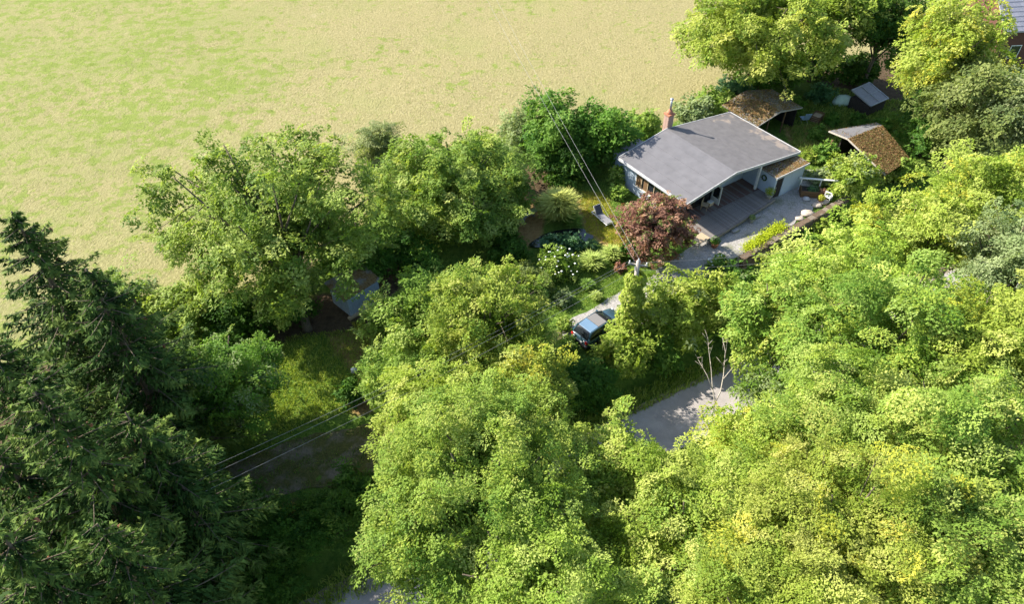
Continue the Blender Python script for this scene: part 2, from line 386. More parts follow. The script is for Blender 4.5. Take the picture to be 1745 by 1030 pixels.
# pond
def blob(name, cpx, rx, ry, z, mat, rz=0, seed=0):
    rnd = random.Random(seed); c = at(*cpx, 0); n = 28; V = [(c.x, c.y, z)]
    ph = [rnd.uniform(0, 6.28) for _ in range(3)]
    for k in range(n):
        t = 2 * math.pi * k / n; r = 1 + .12 * math.sin(2 * t + ph[0]) + .08 * math.sin(3 * t + ph[1]) + .05 * math.sin(5 * t + ph[2])
        x, y = rx * r * math.cos(t), ry * r * math.sin(t)
        V.append((c.x + x * math.cos(rz) - y * math.sin(rz), c.y + x * math.sin(rz) + y * math.cos(rz), z))
    return MB().add(V, [(0, 1 + k, 1 + (k + 1) % n) for k in range(n)]).build(name, mat)
tag(blob('pond', (958, 408), 2.5, .95, .07, M['water'], .35, 5), 'dark garden pond half covered by leaves', kind='structure')

# ------------------------------------------------------------------ foliage machinery
def unit(a): return a / (np.linalg.norm(a, axis=-1, keepdims=True) + 1e-9)
def leaves(name, P, N, D, L, Wd, C, mat, parent):
    """one small leaf blade per row: position, normal, direction, length, width, colour"""
    N = unit(N); D = unit(D - N * np.sum(D * N, -1, keepdims=True)); Sd = np.cross(N, D)
    L = L[:, None]; Wd = Wd[:, None]
    V = np.stack([P - D * L * .42 - Sd * Wd * .5, P - D * L * .34 + Sd * Wd * .55, P + D * L * .58], 1).reshape(-1, 3)
    n = len(P); me = bpy.data.meshes.new(name)
    me.vertices.add(3 * n); me.vertices.foreach_set('co', V.astype(np.float32).ravel())
    me.loops.add(3 * n); me.loops.foreach_set('vertex_index', np.arange(3 * n, dtype=np.int32))
    me.polygons.add(n); me.polygons.foreach_set('loop_start', np.arange(0, 3 * n, 3, dtype=np.int32))
    me.update(calc_edges=True)
    a = me.attributes.new('Col', 'FLOAT_COLOR', 'FACE'); a.data.foreach_set('color', np.concatenate([C, np.ones((n, 1))], 1).astype(np.float32).ravel())
    return link(name, me, mat, parent)
PAL = {  # dark / mid / light leaf colours of each kind
    'lime':   [(.100, .168, .016), (.218, .280, .040), (.350, .374, .100)],
    'yellow': [(.165, .205, .018), (.300, .310, .036), (.430, .390, .070)],
    'fresh':  [(.074, .146, .020), (.162, .242, .038), (.282, .340, .088)],
    'mid':    [(.042, .112, .014), (.092, .185, .024), (.165, .260, .045)],
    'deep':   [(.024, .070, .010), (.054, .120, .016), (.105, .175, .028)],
    'walnut': [(.078, .140, .022), (.172, .240, .042), (.305, .355, .098)],
    'olive':  [(.070, .105, .026), (.135, .172, .046), (.220, .248, .085)],
    'silver': [(.080, .125, .042), (.165, .215, .085), (.265, .310, .150)],
    'copper': [(.105, .048, .034), (.225, .118, .078), (.370, .240, .155)],
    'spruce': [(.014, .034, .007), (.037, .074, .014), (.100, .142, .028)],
    'teal':   [(.030, .090, .036), (.068, .150, .060), (.140, .230, .110)],
}
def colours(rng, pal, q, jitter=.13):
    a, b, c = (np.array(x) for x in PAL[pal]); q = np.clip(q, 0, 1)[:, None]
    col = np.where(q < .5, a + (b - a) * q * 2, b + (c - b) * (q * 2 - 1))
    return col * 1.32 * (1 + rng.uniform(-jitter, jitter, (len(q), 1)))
def sph(rng, n): return unit(rng.normal(size=(n, 3)))
def crown_points(rng, c, R, bough, clump, low=-.35, rough=1.):
    """boughs of uneven size stand out of the crown with gaps between; leaf sprays sit on their outside"""
    c = np.array(c, float); R = np.array(R, float); rm = float(np.mean(R)); n1 = int(np.clip(2.5 * (rm / bough) ** 2, 10, 90)); n2 = int(n1 * .30); n = n1 + n2
    k = np.arange(n1) + .5; zz = low + (1 - low) * (1 - k / n1); th = k * 2.39996 + rng.uniform(0, 6.28); q = np.sqrt(np.clip(1 - zz ** 2, 0, 1))
    d = unit(np.stack([np.cos(th) * q, np.sin(th) * q, zz], -1) + rng.normal(0, .16, (n1, 3))); d = np.concatenate([d, unit(rng.normal(size=(n2, 3)) + [0, 0, .3])])
    f = np.concatenate([1 - .30 * rough * rng.random(n1) ** 1.3 + .10 * rough * rng.normal(size=n1) * .6, rng.uniform(.25, .55, n2)])
    lr = np.minimum(bough * np.concatenate([rng.uniform(.55, 1.30, n1), rng.uniform(.9, 1.4, n2)]), rm * .42)
    lc = c + d * np.maximum(R * f[:, None] - lr[:, None] * .75, R * .15)
    grow = unit(d + np.array([0, 0, .5])); stretch = rng.uniform(.65, 1.35, (n, 3))
    area = float(np.sum(4 * math.pi * lr ** 2)) * .62; want = int(area / (clump ** 2 * 1.0)); pr_ = lr ** 2 / np.sum(lr ** 2)
    out, nrm, lob = [], [], []
    for _ in range(10):
        m = want; li = rng.choice(n, m, p=pr_); s_ = unit(sph(rng, m) + grow[li] * .45)
        off = s_ * lr[li][:, None] * rng.uniform(.35, 1.30, (m, 1)); off *= stretch[li]; off += grow[li] * (np.sum(off * grow[li], -1, keepdims=True) * .30)
        p = lc[li] + off
        dd = np.linalg.norm(p[:, None, :] - lc[None], axis=-1) / lr[None]; dd[np.arange(m), li] = 9
        keep = (dd.min(1) > .55) & (p[:, 2] > c[2] + R[2] * (low - .35))
        out.append(p[keep]); nrm.append(s_[keep]); lob.append(li[keep])
        if sum(map(len, out)) >= want * .8: break
    return np.concatenate(out)[:want], np.concatenate(nrm)[:want], np.concatenate(lob)[:want], lc
def crown(name, rng, c, R, parent, pal, leaf, org=None, n_lobe=12, clump=None, cover=1., low=-.35, spread=.56, bough=1.0, rough=1., flat=.55, droop=0., slim=.55, mat='leaf', gaps=.20, hue=.40, accent=None, fill=.13, vol=0.):
    clump = bough * .68
    P, N, lob, lc = crown_points(rng, c, R, bough, clump, low, rough)
    if gaps: k = (rng.random(len(lc)) > gaps)[lob]; P, N, lob = P[k], N[k], lob[k]      # missing boughs leave dark hollows
    if vol: k = rng.random(len(P)) < vol; P[k] = np.array(c) + (P[k] - np.array(c)) * rng.uniform(.35, 1, (k.sum(), 1))
    # far sides, seen only from behind, need fewer sprays
    o_ = np.array(parent.location); vd = unit(P + o_ - np.array([0, 0, CAM_H])); k = (np.sum(N * vd, -1) < .12) | (rng.random(len(P)) < .28); P, N, lob = P[k], N[k], lob[k]
    dep = (c[1] + o_[1]) * _cp + (CAM_H - c[2] - o_[2]) * _sp; leaf = max(.105, .0036 * dep) * rng.uniform(.88, 1.22); slim = max(slim, .66) if slim > .5 else slim
    m = len(P); rc = clump * rng.uniform(.45, 1.45, m)
    # every spray is a drooping fan of leaves growing outwards from its lobe
    per = np.maximum(6, (cover * 1.75 * rc ** 2 / (leaf * leaf * slim * .5)).astype(int))
    idx = np.repeat(np.arange(m), per); n = len(idx)
    nc = unit(N * .35 + np.array([0, 0, flat]) + rng.normal(0, .36, (m, 3)))
    do = N * np.array([1, 1, .6]) + rng.normal(0, .55, (m, 3)) + np.array([0, 0, .25]); t1 = unit(do - nc * np.sum(do * nc, -1, keepdims=True)); t2 = np.cross(nc, t1)
    wide = rng.uniform(.45, .90, m); sag = rng.uniform(.0, .34, m) + droop; u = rng.beta(1.25, 1.15, n)
    # side twigs: leaves gather along a few fingers of the fan
    fing = rng.integers(-2, 3, n) * .42 + rng.normal(0, .16, n)
    x = -.55 + 1.75 * u; y = fing * wide[idx] * (.25 + 1.1 * np.sin(np.clip(u * 1.15, 0, 1) * 2.6)); h = rng.normal(0, .075, n) - sag[idx] * np.clip(x, 0, None) ** 2 - .25 * y ** 2
    p = P[idx] + (t1[idx] * x[:, None] + t2[idx] * y[:, None] + nc[idx] * h[:, None]) * rc[idx][:, None]
    nn = unit(nc[idx] + t1[idx] * (.5 * np.clip(x, 0, 1.2) * (sag[idx] * 2))[:, None] + np.array(sd) * .40 + rng.normal(0, .42, (n, 3)))
    dd = unit(t1[idx] + t2[idx] * (fing * 1.2)[:, None] + rng.normal(0, .45, (n, 3)) + np.array([0, 0, -.30 - droop]))
    qc = np.clip(.5 + rng.normal(0, hue * .55, m) + .25 * (rng.random(len(lc))[lob] - .5), 0, 1)
    q = qc[idx] + rng.normal(0, .08, n); C = colours(rng, pal, q)
    C = C * (1 + rng.normal(0, .025, 3)) * rng.uniform(.90, 1.08)
    if accent:
        k = ((rng.random(len(lc)) < accent[1] * .8)[lob] & (rng.random(m) < .45) | (rng.random(m) < accent[1] * .45))[idx] & (rng.random(n) < .75); C[k] = colours(rng, accent[0], q[k])
    L = leaf * rng.uniform(.65, 1.3, n); Wd = L * slim * rng.uniform(.8, 1.2, n)
    # sparse leaves inside, so that the crown does not look hollow
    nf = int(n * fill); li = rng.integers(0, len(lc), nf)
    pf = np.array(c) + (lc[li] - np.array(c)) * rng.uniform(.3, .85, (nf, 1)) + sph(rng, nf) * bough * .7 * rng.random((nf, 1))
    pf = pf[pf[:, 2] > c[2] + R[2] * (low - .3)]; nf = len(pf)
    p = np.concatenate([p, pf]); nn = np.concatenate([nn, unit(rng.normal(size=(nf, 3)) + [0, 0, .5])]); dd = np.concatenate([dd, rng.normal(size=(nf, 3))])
    C = np.concatenate([C, colours(rng, pal, rng.uniform(.1, .5, nf))]); L = np.concatenate([L, leaf * rng.uniform(.9, 1.5, nf)]); Wd = np.concatenate([Wd, leaf * slim * 1.2 * np.ones(nf)])  # inner leaves get darker colours, painting in the crown's interior shade
    return leaves(name, p, nn, dd, L, Wd, C, M[mat], parent), P, lc
def trunk_mesh(rng, base, c, R, lc, tips, r0, parent, mat='bark', fork=.45, ntips=40):
    b = MB(); base = Vector(base); top = Vector((c[0], c[1], c[2] + R[2] * .25)); f = base.lerp(top, fork)
    mid = base.lerp(f, .5) + Vector(rng.normal(0, .12, 3)); b.tube([base - Vector((0, 0, .15)), base + Vector((0, 0, .3)), mid, f, base.lerp(top, .8), top], [r0 * 1.35, r0, r0 * .85, r0 * .7, r0 * .4, r0 * .12], 8)
    nodes = []
    for q in lc[:26]:
        q = Vector(q); s = base.lerp(top, float(rng.uniform(fork * .85, min(.8, fork + .3)))); m = s.lerp(q, .5) + Vector((rng.normal(0, .15), rng.normal(0, .15), rng.uniform(-.1, .35)))
        b.tube([s, m, q], [r0 * .42, r0 * .28, r0 * .14], 5); nodes.append(q)
    if len(tips):
        for i in rng.choice(len(tips), min(ntips, len(tips)), replace=False):
            t = Vector(tips[i]); q = min(nodes, key=lambda a: (a - t).length); q = q.lerp(f, float(rng.uniform(0, .6))); b.tube([q, q.lerp(t, .5) + Vector(rng.normal(0, .1, 3)), t], [r0 * .14, r0 * .09, r0 * .04], 4)
    return b.build('trunk', M[mat], parent, True)
NTREE = [100]
def tree(name, label, cat, px, py, zc, rpx, ratio=(1, 1, 1), pal='lime', leaf=.22, r0=.22, group=None, base=None, **kw):
    """crown centre seen at a pixel with its height above ground zc, radius in pixels"""
    NTREE[0] += 1; rng = np.random.default_rng(NTREE[0]); c = at(px, py, zc); r = metres(rpx, c); R = (r * ratio[0], r * ratio[1], r * ratio[2])
    bx, by = (base if base else (c.x, c.y)); z0 = tz(bx, by)
    t = thing(name, label, cat, (bx, by, z0), 0, group); cl = np.array([c.x - bx, c.y - by, c.z - z0])
    nt_ = kw.pop('ntips', 30); bark = kw.pop('bark', 'bark'); fork = kw.pop('fork', .45)
    cr, P, lc = crown('crown', rng, cl, R, t, pal, leaf, **kw)
    trunk_mesh(rng, (0, 0, 0), cl, R, lc, P, r0, t, bark, fork, nt_); return t
def shrub(name, label, cat, px, py, rpx, ratio=(1, 1, .8), pal='mid', leaf=.16, group=None, zc=None, **kw):
    """a bush whose middle is seen at a pixel; it stands on the ground"""
    NTREE[0] += 1; rng = np.random.default_rng(NTREE[0]); h = zc
    if h is None:
        g = ground_at(px, py); h = metres(rpx, g) * ratio[2] * .75
    c = at(px, py, h + (tz(*at(px, py, h).xy))); r = metres(rpx, c); R = np.array([r * ratio[0], r * ratio[1], r * ratio[2]])
    z0 = tz(c.x, c.y); t = thing(name, label, cat, (c.x, c.y, z0), 0, group); cl = np.array([0, 0, c.z - z0])
    kw.setdefault('gaps', .08); kw.setdefault('bough', max(.26, min(.85, r * .36))); kw.setdefault('low', -.6)
    cr, P, lc = crown('foliage', rng, cl, R, t, pal, leaf, **kw); b = MB()
    for q in lc[::2]:
        b.tube([(q[0] * .1, q[1] * .1, -.05), (q[0] * .5, q[1] * .5, max(.1, q[2] * .5)), q], [.05, .035, .015], 5)
    b.build('stem', M['bark'], t, True); return t
M['cone'] = plain('spruce_cone_scales', (.30, .13, .08), (.18, .07, .04), 20, .8, .2)
CONE = MB().lathe([(.02, -.13), (.06, -.09), (.075, 0), (.055, .09), (.015, .13)], 7).mesh('cone', True); CONE.materials.append(M['cone'])
def spruce(name, label, base, H, Lmax, seed, group=None, rot=0):
    rng = np.random.default_rng(seed); z0 = tz(*base); t = thing(name, label, 'conifer', (base[0], base[1], z0), 0, group)
    lean = Vector((rng.normal(0, .25), rng.normal(0, .25), 0)); tb = MB(); hs = np.linspace(0, H, 9)
    tb.tube([Vector((0, 0, h - .15)) + lean * (h / H) for h in hs], [.34 * (1 - h / H) + .03 for h in hs], 8); tb.build('trunk', M['bark'], t, True)
    bb = MB(); P, N, D, L, Wd, Q = [], [], [], [], [], []
    h = 1.8; k = 0
    while h < H - .15:
        f = 1 - h / H; length = Lmax * (f ** .78) + .2; nb = int(5 + 3 * f)
        for i in range(nb):
            a = 2 * math.pi * (i + rng.uniform(-.3, .3)) / nb + k * 1.1 + rot; ln = length * rng.uniform(.50, 1.28); hh = h + rng.uniform(-.25, .25)
            dirv = np.array([math.cos(a), math.sin(a), 0]); side = np.array([-dirv[1], dirv[0], 0]); sag = rng.uniform(.25, .5) * (.35 + .65 * f) * (1 + .3 * f)
            s0 = np.array([lean.x * hh / H, lean.y * hh / H, hh])
            def pt(u): return s0 + dirv * ln * u + np.array([0, 0, ln * (.10 * u - sag * u ** 2 + .16 * u ** 4)]) + side * bend * ln * u * u
            bend = rng.normal(0, .10); bb.tube([pt(u) for u in (0, .33, .66, .93)], [.055 * f + .02, .04 * f + .015, .02, .008], 4, False)
            qb = rng.normal(.45, .22); m = int(42 * ln + 12)
            u = rng.uniform(.16, 1.02, m); sgn = rng.choice([-1, 1], m); w = ln * .34 * np.clip(1.15 - u, .10, 1) * (.25 + .75 * np.minimum(1, u * 2.2)); off = w * rng.random(m) ** .7
            base_p = np.array([pt(x) for x in u]); q = base_p + side * (sgn * off)[:, None] + dirv * (off * .45)[:, None]
            q[:, 2] -= off * rng.uniform(.15, .75, m) + rng.uniform(0, .10, m)
            d = side * sgn[:, None] * .75 + dirv * .75 + np.stack([np.zeros(m), np.zeros(m), -rng.uniform(.1, 1.0, m)], -1) + rng.normal(0, .18, (m, 3))
            P.append(q); D.append(d); N.append(np.array([0, 0, 1.0]) + rng.normal(0, .55, (m, 3)) + dirv * .25)
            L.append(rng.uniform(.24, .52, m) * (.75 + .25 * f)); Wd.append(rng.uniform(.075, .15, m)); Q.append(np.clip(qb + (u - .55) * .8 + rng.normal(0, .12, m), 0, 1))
        h += (.36 + .36 * f) * rng.uniform(.85, 1.15); k += 1
    P, N, D, L, Wd, Q = (np.concatenate(x) for x in (P, N, D, L, Wd, Q))
    top = np.where(P[:, 2] > H * .55)[0]
    for i in rng.choice(top, 14, replace=False):
        o = link('cone', CONE, None, t); o.location = P[i] - np.array([0, 0, .12]); o.rotation_euler = (rng.normal(0, .3), rng.normal(0, .3), rng.uniform(0, 6)); o.scale = [rng.uniform(.8, 1.3)] * 3
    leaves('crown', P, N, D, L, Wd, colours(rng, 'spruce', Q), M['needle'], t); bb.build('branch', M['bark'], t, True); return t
def grass_patch(name, label, polys, n, h, pal, seed, parent=None, blades=6, lean=.55, spread=.10, mat='grass', hue=.25, avoid=None, cat=None):
    rng = np.random.default_rng(seed); pts = []
    for p in polys:
        P = np.array([at(*q).xy for q in p]); lo, hi = P.min(0), P.max(0); a = .5 * abs(np.dot(P[:, 0], np.roll(P[:, 1], 1)) - np.dot(P[:, 1], np.roll(P[:, 0], 1)))
        pts.append((P, lo, hi, a))
    tot = sum(x[3] for x in pts); X = []
    for P, lo, hi, a in pts:
        m = int(n * a / tot); q = rng.uniform(lo, hi, (m * 4, 2)); ins = np.zeros(len(q), bool)
        for i in range(len(P)):
            s, e = P[i], P[(i + 1) % len(P)]
            ins ^= ((s[1] > q[:, 1]) != (e[1] > q[:, 1])) & (q[:, 0] < (e[0] - s[0]) * (q[:, 1] - s[1]) / (e[1] - s[1] + 1e-12) + s[0])
        X.append(q[ins][:m])
    X = np.concatenate(X); z = terrain(X[:, 0], X[:, 1]); m = len(X); i = np.repeat(np.arange(m), blades); k = len(i)
    hh = h * rng.uniform(.5, 1.4, m)[i] * rng.uniform(.7, 1.2, k); an = rng.uniform(0, 6.283, k); ln = rng.uniform(.1, 1, k) * lean
    D = np.stack([np.cos(an) * ln, np.sin(an) * ln, np.ones(k)], -1); D = unit(D)
    base = np.stack([X[i, 0] + rng.normal(0, spread, k), X[i, 1] + rng.normal(0, spread, k), z[i]], -1)
    N = np.stack([np.cos(an + 3.14), np.sin(an + 3.14), ln], -1)
    q = np.clip(rng.normal(.5, hue, m), 0, 1)[i] + rng.normal(0, .12, k)
    o = leaves(name, base + D * hh[:, None] * .46, N + rng.normal(0, .3, (k, 3)), D, hh, hh * .16 + .012, colours(rng, pal, q), M[mat], parent)
    if parent is None: tag(o, label, cat or 'grass', kind='stuff')
    return o

# ------------------------------------------------------------------ the cottage (local x along the front, y towards the back)
RZ = math.radians(34.3)
F0 = at(1169, 348, 2.55)
HM = Matrix.Translation((F0.x, F0.y, 0)) @ Matrix.Rotation(RZ, 4, 'Z')
def hw(x, y, z=0): return HM @ Vector((x, y, z))
def roof_z(x): return 2.55 + .9 * x / 4.95 if x < 4.95 else 2.55 + .9 * (12.5 - x) / 7.55

def cottage():
    h = thing('cottage', 'pale blue single storey cottage with wide grey felt roof and brick chimney', 'house', (F0.x, F0.y, 0), RZ)
    # walls
    W_ = MB()
    W_.box(.35, .47, 1.2, 7.3, 0, .85).box(.35, .47, 1.2, 7.3, 2.02, 2.42).box(.35, .47, 5.65, 7.3, .85, 2.02).box(.35, .47, 1.2, 2.2, .85, 2.02)
    W_.build('side_wall', M['blue_wall'], h)
    MB().prism([(.473, 0), (1.5, 0), (1.5, 2.6), (.473, 2.44)], 1.2, 1.32).build('front_wall', M['blue_wall'], h)
    MB().prism([(1.5, 2.15), (4.3, 2.15), (4.3, 3.15), (1.5, 2.62)], 1.2, 1.32).build('front_wall', M['blue_wall'], h)
    MB().prism([(4.3, 0), (8.6, 0), (8.6, 2.82), (4.95, 3.25), (4.3, 3.15)], 1.9, 2.02).build('porch_wall', M['blue_wall'], h)
    MB().box(4.3, 4.4, 1.203, 1.9, 0, 3.1).build('porch_wall', M['blue_wall'], h)
    MB().prism([(.473, 0), (12.2, 0), (12.2, 2.42), (4.95, 3.28), (.473, 2.46)], 7.18, 7.3).build('back_wall', M['blue_wall'], h)
    MB().box(12.2, 12.32, 1.9, 7.3, 0, 2.42).build('side_wall', M['blue_wall'], h)
    # window in the side wall: pane, mullions, sill
    w = MB().box(.40, .42, 2.2, 5.65, .85, 2.02).build('window', M['glass'], h)
    for y in (2.2, 2.9, 3.6, 4.3, 5.0, 5.59): MB().box(.345, .399, y, y + .06, .9, 1.97).build('mullion', M['wood_pale'], w)
    for z in (.85, 1.97): MB().box(.343, .397, 2.2, 5.65, z, z + .05).build('window_frame', M['wood_pale'], w)
    for y in (4.42, 5.12): MB().box(.385, .398, y, y + .4, .92, 1.95).build('curtain', M['wood_brown'], w)
    MB().box(.26, .35, 2.1, 5.75, .80, .848).build('window_sill', M['white'], w)
    # glazed doors on the front, one leaf standing open
    for k in range(3):
        x = 1.52 + k * .92
        g = MB().box(x, x + .88, 1.25, 1.27, .45, 2.14).build('glass_door', M['glass'], h)
        MB().box(x, x + .09, 1.21, 1.249, .45, 2.14).box(x + .79, x + .88, 1.21, 1.249, .45, 2.14).box(x + .09, x + .79, 1.212, 1.249, 2.05, 2.14).box(x + .09, x + .79, 1.212, 1.249, .45, .62).build('door_frame', M['wood_dark'], g)
    d = MB().box(4.22, 4.27, .32, .44, .47, 2.12).box(4.22, 4.27, 1.05, 1.17, .47, 2.12).box(4.22, 4.27, .44, 1.05, 1.98, 2.12).box(4.22, 4.27, .44, 1.05, .47, .98).build('door', M['white'], h)
    MB().box(4.24, 4.25, .44, 1.05, .98, 1.98).build('door_pane', M['glass'], d); MB().box(4.17, 4.32, .34, .40, 1.22, 1.27).build('handle', M['steel'], d)
    # roof: boards with felt strips laid along the ridge
    r = MB().prism([(0, 2.40), (4.95, 3.30), (12.5, 2.40), (12.5, 2.53), (4.95, 3.43), (0, 2.53)], 0.01, 7.49).build('roof', M['wood_dark'], h)
    def slab(x0, x1, y0, y1, t0, t1, name, mat, par):
        z0, z1 = roof_z(x0 + 1e-6), roof_z(x1 - 1e-6)
        vs = [(x0, y0, z0 + t0), (x1, y0, z1 + t0), (x1, y1, z1 + t0), (x0, y1, z0 + t0), (x0, y0, z0 + t1), (x1, y0, z1 + t1), (x1, y1, z1 + t1), (x0, y1, z0 + t1)]
        return MB().add(vs, [(3,2,1,0),(4,5,6,7),(0,1,5,4),(1,2,6,5),(2,3,7,6),(3,0,4,7)]).build(name, mat, par)
    rnd = random.Random(5)
    for a, b, n, mt in ((0.0, 4.95, 5, 'felt'), (4.95, 12.5, 8, 'felt2')):
        for k in range(n):
            x0, x1 = a + (b - a) * k / n, a + (b - a) * (k + 1) / n
            slab(x0, x1 - .012, -.02, 7.52, -.018, .004 * (k % 2) + .006 + rnd.uniform(0, .002), 'felt_strip', M[mt], r)
    slab(4.80, 4.949, -.03, 7.53, .014, .022, 'ridge_strip', M['felt'], r); slab(4.951, 5.10, -.03, 7.53, .014, .022, 'ridge_strip', M['felt2'], r)
    for x0, x1 in ((-.03, 4.949), (4.951, 12.53)):
        for y in (-.09, 7.53):
            z0, z1 = (2.545, 3.45) if x0 < 4 else (3.45, 2.545)
            MB().prism([(x0, z0 - .20), (x1, z1 - .20), (x1, z1 + .035), (x0, z0 + .035)], y, y + .045).build('fascia_board', M['fascia'], r)
    for x in (-.075, 12.535): MB().box(x, x + .04, -.04, 7.52, 2.36, 2.585).build('fascia_board', M['fascia'], r)
    MB().tube([(-.13, -.05, 2.44), (-.13, 7.5, 2.42)], .05, 8).build('gutter', M['steel'], r)
    # chimney
    c = MB().box(5.08, 5.56, 7.585, 8.06, 0, 4.58).build('chimney', M['mortar'], h)
    bm = MB().box(-.11, .11, -.03, .03, 0, .062).mesh('brick'); bm.materials.append(M['brick'])
    z = 2.62; k = 0
    while z < 4.46:
        for s in range(4):
            for j in range(2):
                o = link('brick', bm, None, c); e = -.125 + .25 * j + (.03 if k % 2 else -.03); L = .24
                if s == 0: o.location, rz = (5.32 + e, 7.565, z), 0
                elif s == 1: o.location, rz = (5.32 + e, 8.08, z), 0
                elif s == 2: o.location, rz = (5.06, 7.822 + e, z), math.pi / 2
                else: o.location, rz = (5.58, 7.822 + e, z), math.pi / 2
                o.rotation_euler = (0, 0, rz)
        z += .076; k += 1
    MB().box(4.98, 5.66, 7.49, 8.155, 4.50, 4.62).build('chimney_cap', M['terracotta'], c)
    MB().lathe([(.26, 0), (.26, .12), (.17, .2), (.17, .3)], 14, (5.32, 7.82, 4.615)).build('chimney_pot', M['terracotta'], c, True)
    f = MB().lathe([(.085, 0), (.085, 1.0)], 12, (5.32, 7.82, 4.85)).build('flue_pipe', M['steel'], c, True)
    MB().lathe([(.15, 0), (.15, .05), (.02, .14)], 12, (5.32, 7.82, 5.82)).build('flue_cowl', M['steel'], f, True)
    # post carrying the porch roof
    MB().box(8.18, 8.36, .18, .36, .46, 2.90).build('porch_post', M['white'], h, bevel=.01)
    # wing with the low mossy roof and the dark door
    MB().box(8.6, 8.72, -1.15, 1.9, 0, 2.2).build('wing_wall', M['blue_wall'], h)
    MB().box(8.723, 8.80, -1.15, -1.03, 0, 2.2).box(9.62, 12.05, -1.15, -1.03, 0, 2.2).box(8.80, 9.62, -1.15, -1.03, 2.04, 2.2).build('wing_wall', M['blue_wall'], h)
    MB().box(11.93, 12.05, -1.027, 1.9, 0, 2.2).build('wing_wall', M['blue_wall'], h)
    d = MB().box(8.81, 9.61, -1.10, -1.05, .1, 2.03).build('door', M['wood_dark'], h); MB().box(8.9, 8.96, -1.15, -1.10, 1.0, 1.15).build('handle', M['steel'], d)
    wr = MB().add([(8.42, -1.3, 2.2), (12.2, -1.3, 2.2), (12.2, 2.1, 2.36), (8.42, 2.1, 2.36), (8.42, -1.3, 2.30), (12.2, -1.3, 2.30), (12.2, 2.1, 2.46), (8.42, 2.1, 2.46)], [(3,2,1,0),(4,5,6,7),(0,1,5,4),(1,2,6,5),(2,3,7,6),(3,0,4,7)]).build('wing_roof', M['moss_grey'], h)
    MB().box(8.40, 12.22, -1.345, -1.302, 2.13, 2.315).build('fascia_board', M['fascia'], wr)
    # annexe at the back corner
    MB().box(.75, 3.5, 7.31, 9.0, 0, 2.1).build('annexe_wall', M['blue_wall'], h)
    MB().box(.62, 3.62, 7.305, 9.15, 2.1, 2.2).build('annexe_roof', M['slate'], h)
    # stubble of moss on the low roof
    rng = np.random.default_rng(31); n = 1500; p = np.stack([rng.uniform(8.45, 12.15, n), rng.uniform(-1.27, .3, n), np.zeros(n)], -1); p[:, 2] = 2.31 + (p[:, 1] + 1.3) * .047
    col = np.array([.25, .155, .07]) * rng.uniform(.4, 1.3, (n, 1)); k = rng.random(n) < .18; col[k] = np.array([.16, .19, .05])
    o = leaves('moss', p, rng.normal(0, .5, (n, 3)) + [0, 0, 1], rng.normal(size=(n, 3)), rng.uniform(.05, .15, n), rng.uniform(.05, .11, n), col, M['grass'], wr); o['kind'] = 'stuff'
    return h
cottage()

# wreath on the wing's wall
wth = thing('wreath', 'small round dark wreath hanging on pale blue wall beside porch post', 'wreath', hw(8.57, -.10, 1.62), RZ)
b = MB(); rnd = random.Random(2)
b.tube([(0, .21 * math.cos(t), .21 * math.sin(t)) for t in np.linspace(0, 6.2832, 19)], .045, 6, False); b.build('ring', M['wood_dark'], wth, True)
rng = np.random.default_rng(8); t_ = rng.uniform(0, 6.283, 260); p = np.stack([-.03 + rng.normal(0, .025, 260), .21 * np.cos(t_) + rng.normal(0, .03, 260), .21 * np.sin(t_) + rng.normal(0, .03, 260)], -1)
leaves('foliage', p, rng.normal(size=(260, 3)), rng.normal(size=(260, 3)), np.full(260, .07), np.full(260, .035), colours(rng, 'deep', rng.random(260)), M['leaf'], wth)

# deck: single planks running out from the house
def deck():
    d = thing('deck', 'weathered wooden plank deck in front of pale blue cottage', 'deck', (F0.x, F0.y, 0), RZ)
    def front(x): return -2.42 + .88 * (x - .3) / 8.3
    rnd = random.Random(9); x = .55; me = {}
    def pm(mt, k):
        if (mt, k) not in me:
            m_ = MB().box(0, .128, 0, 1, 0, .035).mesh('plank'); m_.materials.append(M[mt]); me[(mt, k)] = m_
        return me[(mt, k)]
    while x < 8.55:
        mt = rnd.choice(['wood_grey', 'wood_grey', 'wood_grey2'])
        y0, y1 = front(x) + rnd.uniform(-.02, .02), .05
        o = link('plank', pm(mt, 0), None, d); o.location = (x, y0, .42 + rnd.uniform(0, .006)); o.scale = (1, y1 - y0, 1)
        yb = 1.195 if x < 4.3 else 1.895
        mt2 = rnd.choice(['wood_red', 'wood_red', 'wood_grey2'])
        o = link('plank', pm(mt2, 0), None, d); o.location = (x, .06, .42 + rnd.uniform(0, .006)); o.scale = (1, yb - .07, 1)
        x += .136
    MB().bar((.5, front(.5) - .05, .36), (8.56, front(8.56) - .05, .36), .05, .2).build('rim_board', M['wood_grey'], d)
    MB().box(5.28, 5.42, -1.85, .04, .464, .484).build('joint_board', M['wood_grey'], d)
    for x in (.7, 2.3, 3.9, 5.5, 7.1, 8.4): MB().box(x, x + .12, front(x) + .02, front(x) + .14, 0, .41).build('post', M['wood_grey2'], d)
    for x in (3.4, 6.0): MB().box(x - .35, x + .35, front(x) - .42, front(x) - .09, 0, .2).build('step', M['concrete'], d, bevel=.02)
deck()

